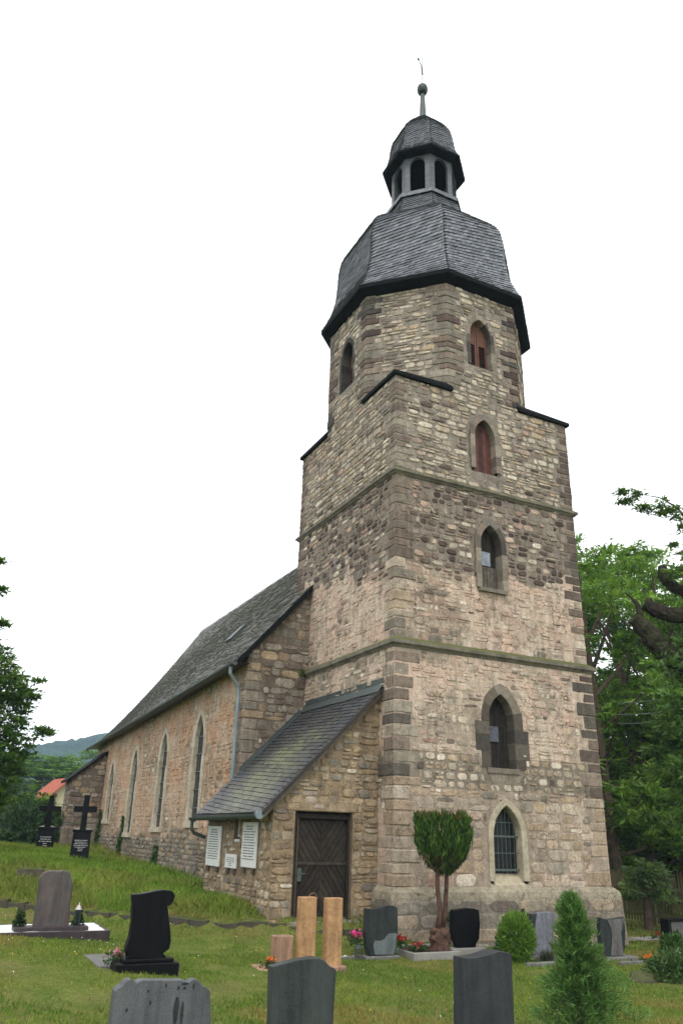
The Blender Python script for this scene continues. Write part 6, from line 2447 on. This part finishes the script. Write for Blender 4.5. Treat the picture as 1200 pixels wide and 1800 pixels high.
# hedge behind the crosses
hb = at(50, 1500, 41)
HB = np.array([hb[0], hb[1], g1(hb[0], hb[1])])
bl = []
for k in range(46):
    px = -160 + k * 6.4; d = rnd.uniform(39, 43)
    top = (1420 if px > 84 else 1397 + 9 * sin(k * .9)) if px > 30 else 1412 + 8 * sin(k * .5)
    for py in (top + 22, top + 50, top + 78, top + 104):
        p = at(px + rnd.uniform(-4, 4), py, d) - HB
        bl.append((p[0], p[1], p[2], rnd.uniform(.55, .85)))
V, F, C = leaf_cloud(bl, 36, .11, (.06, .12, .025), .3, 61)
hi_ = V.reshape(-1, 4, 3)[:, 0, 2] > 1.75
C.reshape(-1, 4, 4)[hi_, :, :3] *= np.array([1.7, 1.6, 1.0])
h_ = thing('hedge', 'tall dense hedge behind the black crosses with fresh yellow-green tips', 'hedge', HB)
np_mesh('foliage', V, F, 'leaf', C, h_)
p = at(28, 1500, 36)
shrub('pale_shrub', 'pale green elder bush in front of the hedge at the left border', 'shrub', (p[0], p[1], g1(p[0], p[1])), (1.0, .8, 1.75), 2600, (.055, .10, .045), (.1, .05))

# distant trees and house on the left
GL = 'distant trees behind the red-roofed house'
for k, (px, pt_, d, src, lab, sx) in enumerate([
        (60, 1322, 95, 'B', 'distant dark tree above the hedge next to the leaning tree', 1.9), (98, 1336, 100, 'B', 'distant dark tree right above the red roof', 1.9),
        (128, 1340, 105, 'B', 'distant tree between the red roof and the buttress', 1.9), (152, 1312, 112, 'A', 'distant light green tree just left of the nave eaves', 2.0),
        (20, 1330, 92, 'B', 'distant dark tree behind the leaning tree', 1.9), (-40, 1310, 95, 'B', 'distant dark tree beyond the left border', 2.0), (190, 1330, 120, 'B', 'distant tree behind the nave', 2.0)]):
    loc, h = tree_at(px, pt_, d)
    s_, hh = (treeA, hA) if src == 'A' else (treeB, hB)
    copy_tree(s_, lab, loc, sx, h / hh, k * 1.7, GL)

M['roof_red'] = m_simple('red_roof_tiles', (.36, .105, .065), .6, .25, 4, .3, .4, bscale=10)
M['render_cream'] = m_simple('cream_render', (.62, .56, .38), .85, .06, 3, .1, .1)
hp = at(110, 1422, 62)
t = thing('village_house', 'distant cream house with bright red tiled roof and small chimney', 'house', (hp[0], hp[1], g1(hp[0], hp[1])), rz=radians(9))
zb = hp[2] - g1(hp[0], hp[1])
hw = MB()
gw, gl = 2.9, 3.6
ze_, zr_ = zb - .1, zb + 1.9
hw.add([(-gw * .72, 0, -2), (gw, 0, -2), (gw, 0, ze_), (0.2, 0, zr_), (-gw * .72, 0, ze_ + .15), (-gw * .72, gl, -2), (gw, gl, -2), (gw, gl, ze_), (0.2, gl, zr_), (-gw * .72, gl, ze_ + .15)],
       [(0, 1, 2, 3, 4), (5, 6, 7, 8, 9), (0, 5, 9, 4), (1, 6, 7, 2)])
hw.build('wall', 'render_cream', t)
hr = MB()
dz = .12
lx, lz = -gw * .72 - .35, ze_ - .28
for (xa, za, xb, zb_) in ((lx, lz, .2, zr_ + .05), (.2, zr_ + .05, gw + .6, ze_ - .5)):
    hr.add([(xa, -.5, za), (xb, -.5, zb_), (xb, gl, zb_), (xa, gl, za), (xa, -.5, za + dz), (xb, -.5, zb_ + dz), (xb, gl, zb_ + dz), (xa, gl, za + dz)], [(0, 1, 2, 3), (4, 5, 6, 7), (0, 1, 5, 4), (0, 3, 7, 4), (1, 2, 6, 5), (2, 3, 7, 6)])
    for k in range(18):
        y = -.5 + (gl + .5) * (k + .5) / 18
        hr.tube([(xa, y, za + dz), (xb, y, zb_ + dz)], .055, 5)
roof_ = hr.build('roof', 'roof_red', t)
ch_ = MB(); ch_.box((lx + .55, 2.2, lz + .3), (lx + .8, 2.45, lz + 1.4)); ch_.build('chimney', 'roof_red', roof_)
lo_ = MB(); lo_.tube([(-.75, -.35, ze_ + .95), (-.75, .02, ze_ + .95)], .16, 10); lo_.build('beam_end', 'rust', t)

# wooded hill on the horizon
hu = np.linspace(-500, 900, 190); hv = np.linspace(0, 260, 46)
HU, HV = np.meshgrid(hu, hv)
hy = 470 + HV
prof = np.interp(hu, [-500, -150, -20, 20, 56, 91, 140, 220, 400, 900], [22, 20, 24, 31, 47, 55.5, 64, 75, 60, 30])
sh_ = np.sin(np.clip(HV / 190, 0, 1) * pi / 2)
HZ = -6 + (prof[None] * 1.19 + 4) * sh_
HZ = HZ + (noise2(HU, HV, 5, .11, 3) - .5) * 7 + (noise2(HU, HV, 9, .3, 2) - .5) * 9
V = np.stack([HU.ravel(), hy.ravel(), HZ.ravel()], 1)
nx_ = len(hu)
ii = (np.arange(len(hv) - 1)[:, None] * nx_ + np.arange(nx_ - 1)[None]).ravel()
M['hill'] = m_simple('wooded_hillside', (.018, .044, .024), .95, .75, .16, .05, .9, c2=(.03, .062, .03), bscale=.22, bdist=5.0)
hill = np_mesh('hill', V, np.stack([ii, ii + 1, ii + nx_ + 1, ii + nx_], 1), 'hill'); hill['kind'] = 'structure'

# ---- picket fence with a small tree at the right
fa = spot(1070, 1621); fb = at(1290, 1640, hypot(*(fa - CAM)[:2]) - .6)
fbz = g1(fb[0], fb[1])
fa = at(1060, 1621, hypot(*(fa - CAM)[:2]) + .3); faz = g1(fa[0], fa[1])
t = thing('picket_fence', 'weathered dark picket fence with two rails right of the tower', 'fence', (fa[0], fa[1], faz))
M['fence'] = m_simple('weathered_fence_wood', (.19, .16, .09), .9, .4, 5, .1, .4, c2=(.12, .12, .05))
dv = np.array([fb[0] - fa[0], fb[1] - fa[1], fbz - faz]); L = np.linalg.norm(dv[:2]); du = dv / L
nrm = np.array([du[1], -du[0], 0])
Ff = (np.zeros(3), du, np.array([0, 0, 1.]), nrm)
pk = MB()
u = 0
while u < L:
    h = 1.42 + rnd.uniform(-.05, .05)
    pk.prism([(u, .12), (u + .05, .12), (u + .05 + rnd.uniform(-.01, .01), h), (u + .025, h + .05), (u + rnd.uniform(-.01, .01), h)], -.01, .012, Ff)
    u += .085
pk.build('pickets', 'fence', t)
for zz in (.25, .95):
    r_ = MB(); r_.prism([(0, zz), (L, zz), (L, zz + .09), (0, zz + .09)], .0125, .05, Ff); r_.build('rail', 'fence', t)
u = 1.45
while u < L:
    r_ = MB(); r_.prism([(u, -.2), (u + .12, -.2), (u + .12, 1.3), (u, 1.3)], -.13, -.012, Ff); r_.build('post', 'fence', t)
    u += 1.9
p = at(1137, 1625, 26.3)
P = np.array([p[0], p[1], g1(p[0], p[1])])
t = thing('small_tree', 'small slender tree with pale leaves in front of the picket fence', 'tree', P)
A_ = lambda px, py, d=26.3: at(px, py, d) - P
tk = MB(); tk.tube([np.array([0, 0, -.2]), A_(1136, 1590), A_(1134, 1560), A_(1138, 1520)], [.12, .10, .075, .03], 9); tk.build('trunk', 'bark', t)
bl = [(*A_(px, py), r_) for px, py, r_ in [(1135, 1545, .55), (1115, 1560, .35), (1155, 1560, .4), (1140, 1525, .4), (1165, 1580, .3), (1105, 1575, .22), (1125, 1535, .4), (1172, 1568, .3)]]
V, F, C = leaf_cloud(bl, 70, .09, (.13, .20, .095), .5, 71)
np_mesh('crown', V, F, 'leaf', C, t)
shrub('low_shrub', 'dark shrub at the foot of the picket fence right of the slender tree', 'shrub', tuple(spot(1162, 1622)), (.55, .4, .75), 700, (.03, .06, .022), (.08, .05))
# overhead wires in front of the wood
for k, (ya, yb) in enumerate(((1232, 1196), (1252, 1222), (1268, 1240))):
    b = MB()
    p, q = at(1085, ya + 4, 29), at(1290, yb - 14, 27)
    b.tube([p + (q - p) * f + np.array([0, 0, -.25 * sin(pi * f)]) for f in np.linspace(0, 1, 9)], .012, 5)
    o = b.build('overhead_wire', 'zinc'); tag(o, ['uppermost overhead wire crossing in front of the wood', 'middle overhead wire crossing in front of the wood', 'lowest overhead wire crossing in front of the wood'][k], 'wire', 'overhead wires')

# ---- path strip behind the right-hand graves
pp = [spot(1092, 1653), spot(1150, 1651), spot(1240, 1652)]
pv = []
for q in pp:
    d_ = unit(np.array([q[0] - CAM[0], q[1] - CAM[1]]))
    for e in (-.55, .45):
        x, y = q[0] + d_[0] * e, q[1] + d_[1] * e
        pv.append((x, y, g1(x, y) + .03))
M['path'] = m_simple('trodden_path', (.2, .17, .125), .95, .25, 6, .1, .4)
o = np_mesh('path', np.array(pv), np.array([[0, 2, 3, 1], [2, 4, 5, 3]]), 'path'); o['kind'] = 'structure'

# ---- grass
def dn(x, y):
    bare = np.clip((noise2(x, y, 71, .7, 4) - .60) / .06, 0, 1) * .9
    bare = np.maximum(bare, np.clip(1.2 - np.hypot((x + 7.4) / .9, (y + 4.4) / .8), 0, 1) * .95)
    return (1 - bare) * np.clip(1.25 - np.hypot(x - CAM[0], y - CAM[1]) / 30, .12, 1)


def hh(x, y):
    e = edge_dist(x, y)
    bank = np.clip(e / .5, 0, 1) * np.clip((x + 14) / 3, 0, 1) * (x < -.4)
    near_wall = np.exp(-np.abs(x + 1.9) / .8) * (y > 6)
    return .026 + bank * (.06 + .09 * noise2(x, y, 33, 1.1, 3)) + near_wall * bank * .16 + .02 * noise2(x, y, 34, .9, 3)


parts = [blades(270000, (-13, 9.5), (-9, 3.5), hh, .5, .006, dn, (.105, .19, .022), (.205, .265, .04)),
         blades(120000, (-13, -1.7), (.4, 14), hh, .5, .008, lambda x, y: (edge_dist(x, y) > 0) * 1.0, (.145, .265, .026), (.26, .375, .06)),
         blades(50000, (-15, -1.7), (12, 30), hh, .5, .014, lambda x, y: x * 0 + 1.0, (.145, .265, .026), (.26, .375, .06)),
         blades(26000, (5.5, 20), (-4, 12), lambda x, y: hh(x, y) * 1.1, .5, .012, lambda x, y: x * 0 + 1.0, (.05, .085, .018), (.09, .11, .03))]
V, F, C = join(parts)
gr = np_mesh('grass', V, F, 'grass', C); gr['kind'] = 'stuff'
# daisies and dandelions
n = 170
x = npr.uniform(-9.5, 4, n); y = npr.uniform(-7.5, 6, n)
k = ~((x > -2.6) & (y > -.2))
x, y = x[k], y[k]; z = gz(x, y) + .05
A = np.stack([np.full(len(x), .011), np.zeros(len(x)), np.zeros(len(x))], 1); B_ = np.stack([np.zeros(len(x)), np.full(len(x), .014), np.full(len(x), .006)], 1)
cc = np.where((npr.random(len(x)) < .35)[:, None], np.array([.7, .5, .03]), np.array([.7, .7, .66]))
V, F, C = cards(np.stack([x, y, z], 1), A, B_, cc)
dz_ = np_mesh('lawn_flowers', V, F, 'petal', C); dz_['kind'] = 'stuff'

# ---------------- haze of the damp air
hz = MB(); hz.box((-980, -330, float(GZ.min()) - 1.0), (980, 790, max(float(HZ.max()), 31.0) + 2.0))
m_ = bpy.data.materials.new('damp_air'); m_.use_nodes = True
nt = m_.node_tree; nt.nodes.remove(nt.nodes['Principled BSDF'])
pv_ = nt.nodes.new('ShaderNodeVolumePrincipled')
pv_.inputs['Color'].default_value = (.58, .78, 1.0, 1)
pv_.inputs['Density'].default_value = .0005
nt.links.new(pv_.outputs[0], nt.nodes['Material Output'].inputs['Volume'])
M['damp_air'] = m_
o = hz.build('haze', 'damp_air'); o['kind'] = 'stuff'

# ------------------------------------------------------------------ light
SUN_EL, SUN_AZ = radians(52), radians(-150)
wd_ = bpy.data.worlds.new('World'); sc.world = wd_; wd_.use_nodes = True
nt = wd_.node_tree; bg = nt.nodes['Background']
sky = nt.nodes.new('ShaderNodeTexSky'); sky.sky_type = 'NISHITA'; sky.sun_disc = False
sky.sun_elevation = SUN_EL
sdir = Vector((-.35, -.6, 0)).normalized()
sky.sun_rotation = atan2(sdir.x, sdir.y)
sky.air_density = 1.0; sky.dust_density = 3.0
hs_ = nt.nodes.new('ShaderNodeHueSaturation'); hs_.inputs['Saturation'].default_value = .12
nt.links.new(sky.outputs[0], hs_.inputs['Color'])
tc = nt.nodes.new('ShaderNodeTexCoord')
cl_ = noise(nt, 1.6, 5, .5, tc.outputs['Generated'])
cloud = ramp(nt, cl_, [(.3, (13.6, 14.1, 14.6)), (.7, (15.6, 15.8, 16.0))])
mx = mix(nt, .8, hs_.outputs[0], cloud)
nt.links.new(mx, bg.inputs['Color'])
bg.inputs['Strength'].default_value = .11
sl = bpy.data.lights.new('sun', 'SUN'); sl.energy = .9; sl.angle = radians(25); sl.color = (1, .96, .9)
so = bpy.data.objects.new('sun', sl); COL.objects.link(so)
to_sun = Vector((sdir.x * cos(SUN_EL), sdir.y * cos(SUN_EL), sin(SUN_EL)))
so.rotation_euler = to_sun.to_track_quat('Z', 'Y').to_euler()
so.location = (0, 0, 60)
sc.view_settings.view_transform = 'Standard'
sc.view_settings.look = 'None'
sc.view_settings.exposure = 0.3
sc.view_settings.gamma = 1.0
sc.cycles.max_bounces = 6
sc.cycles.transparent_max_bounces = 4
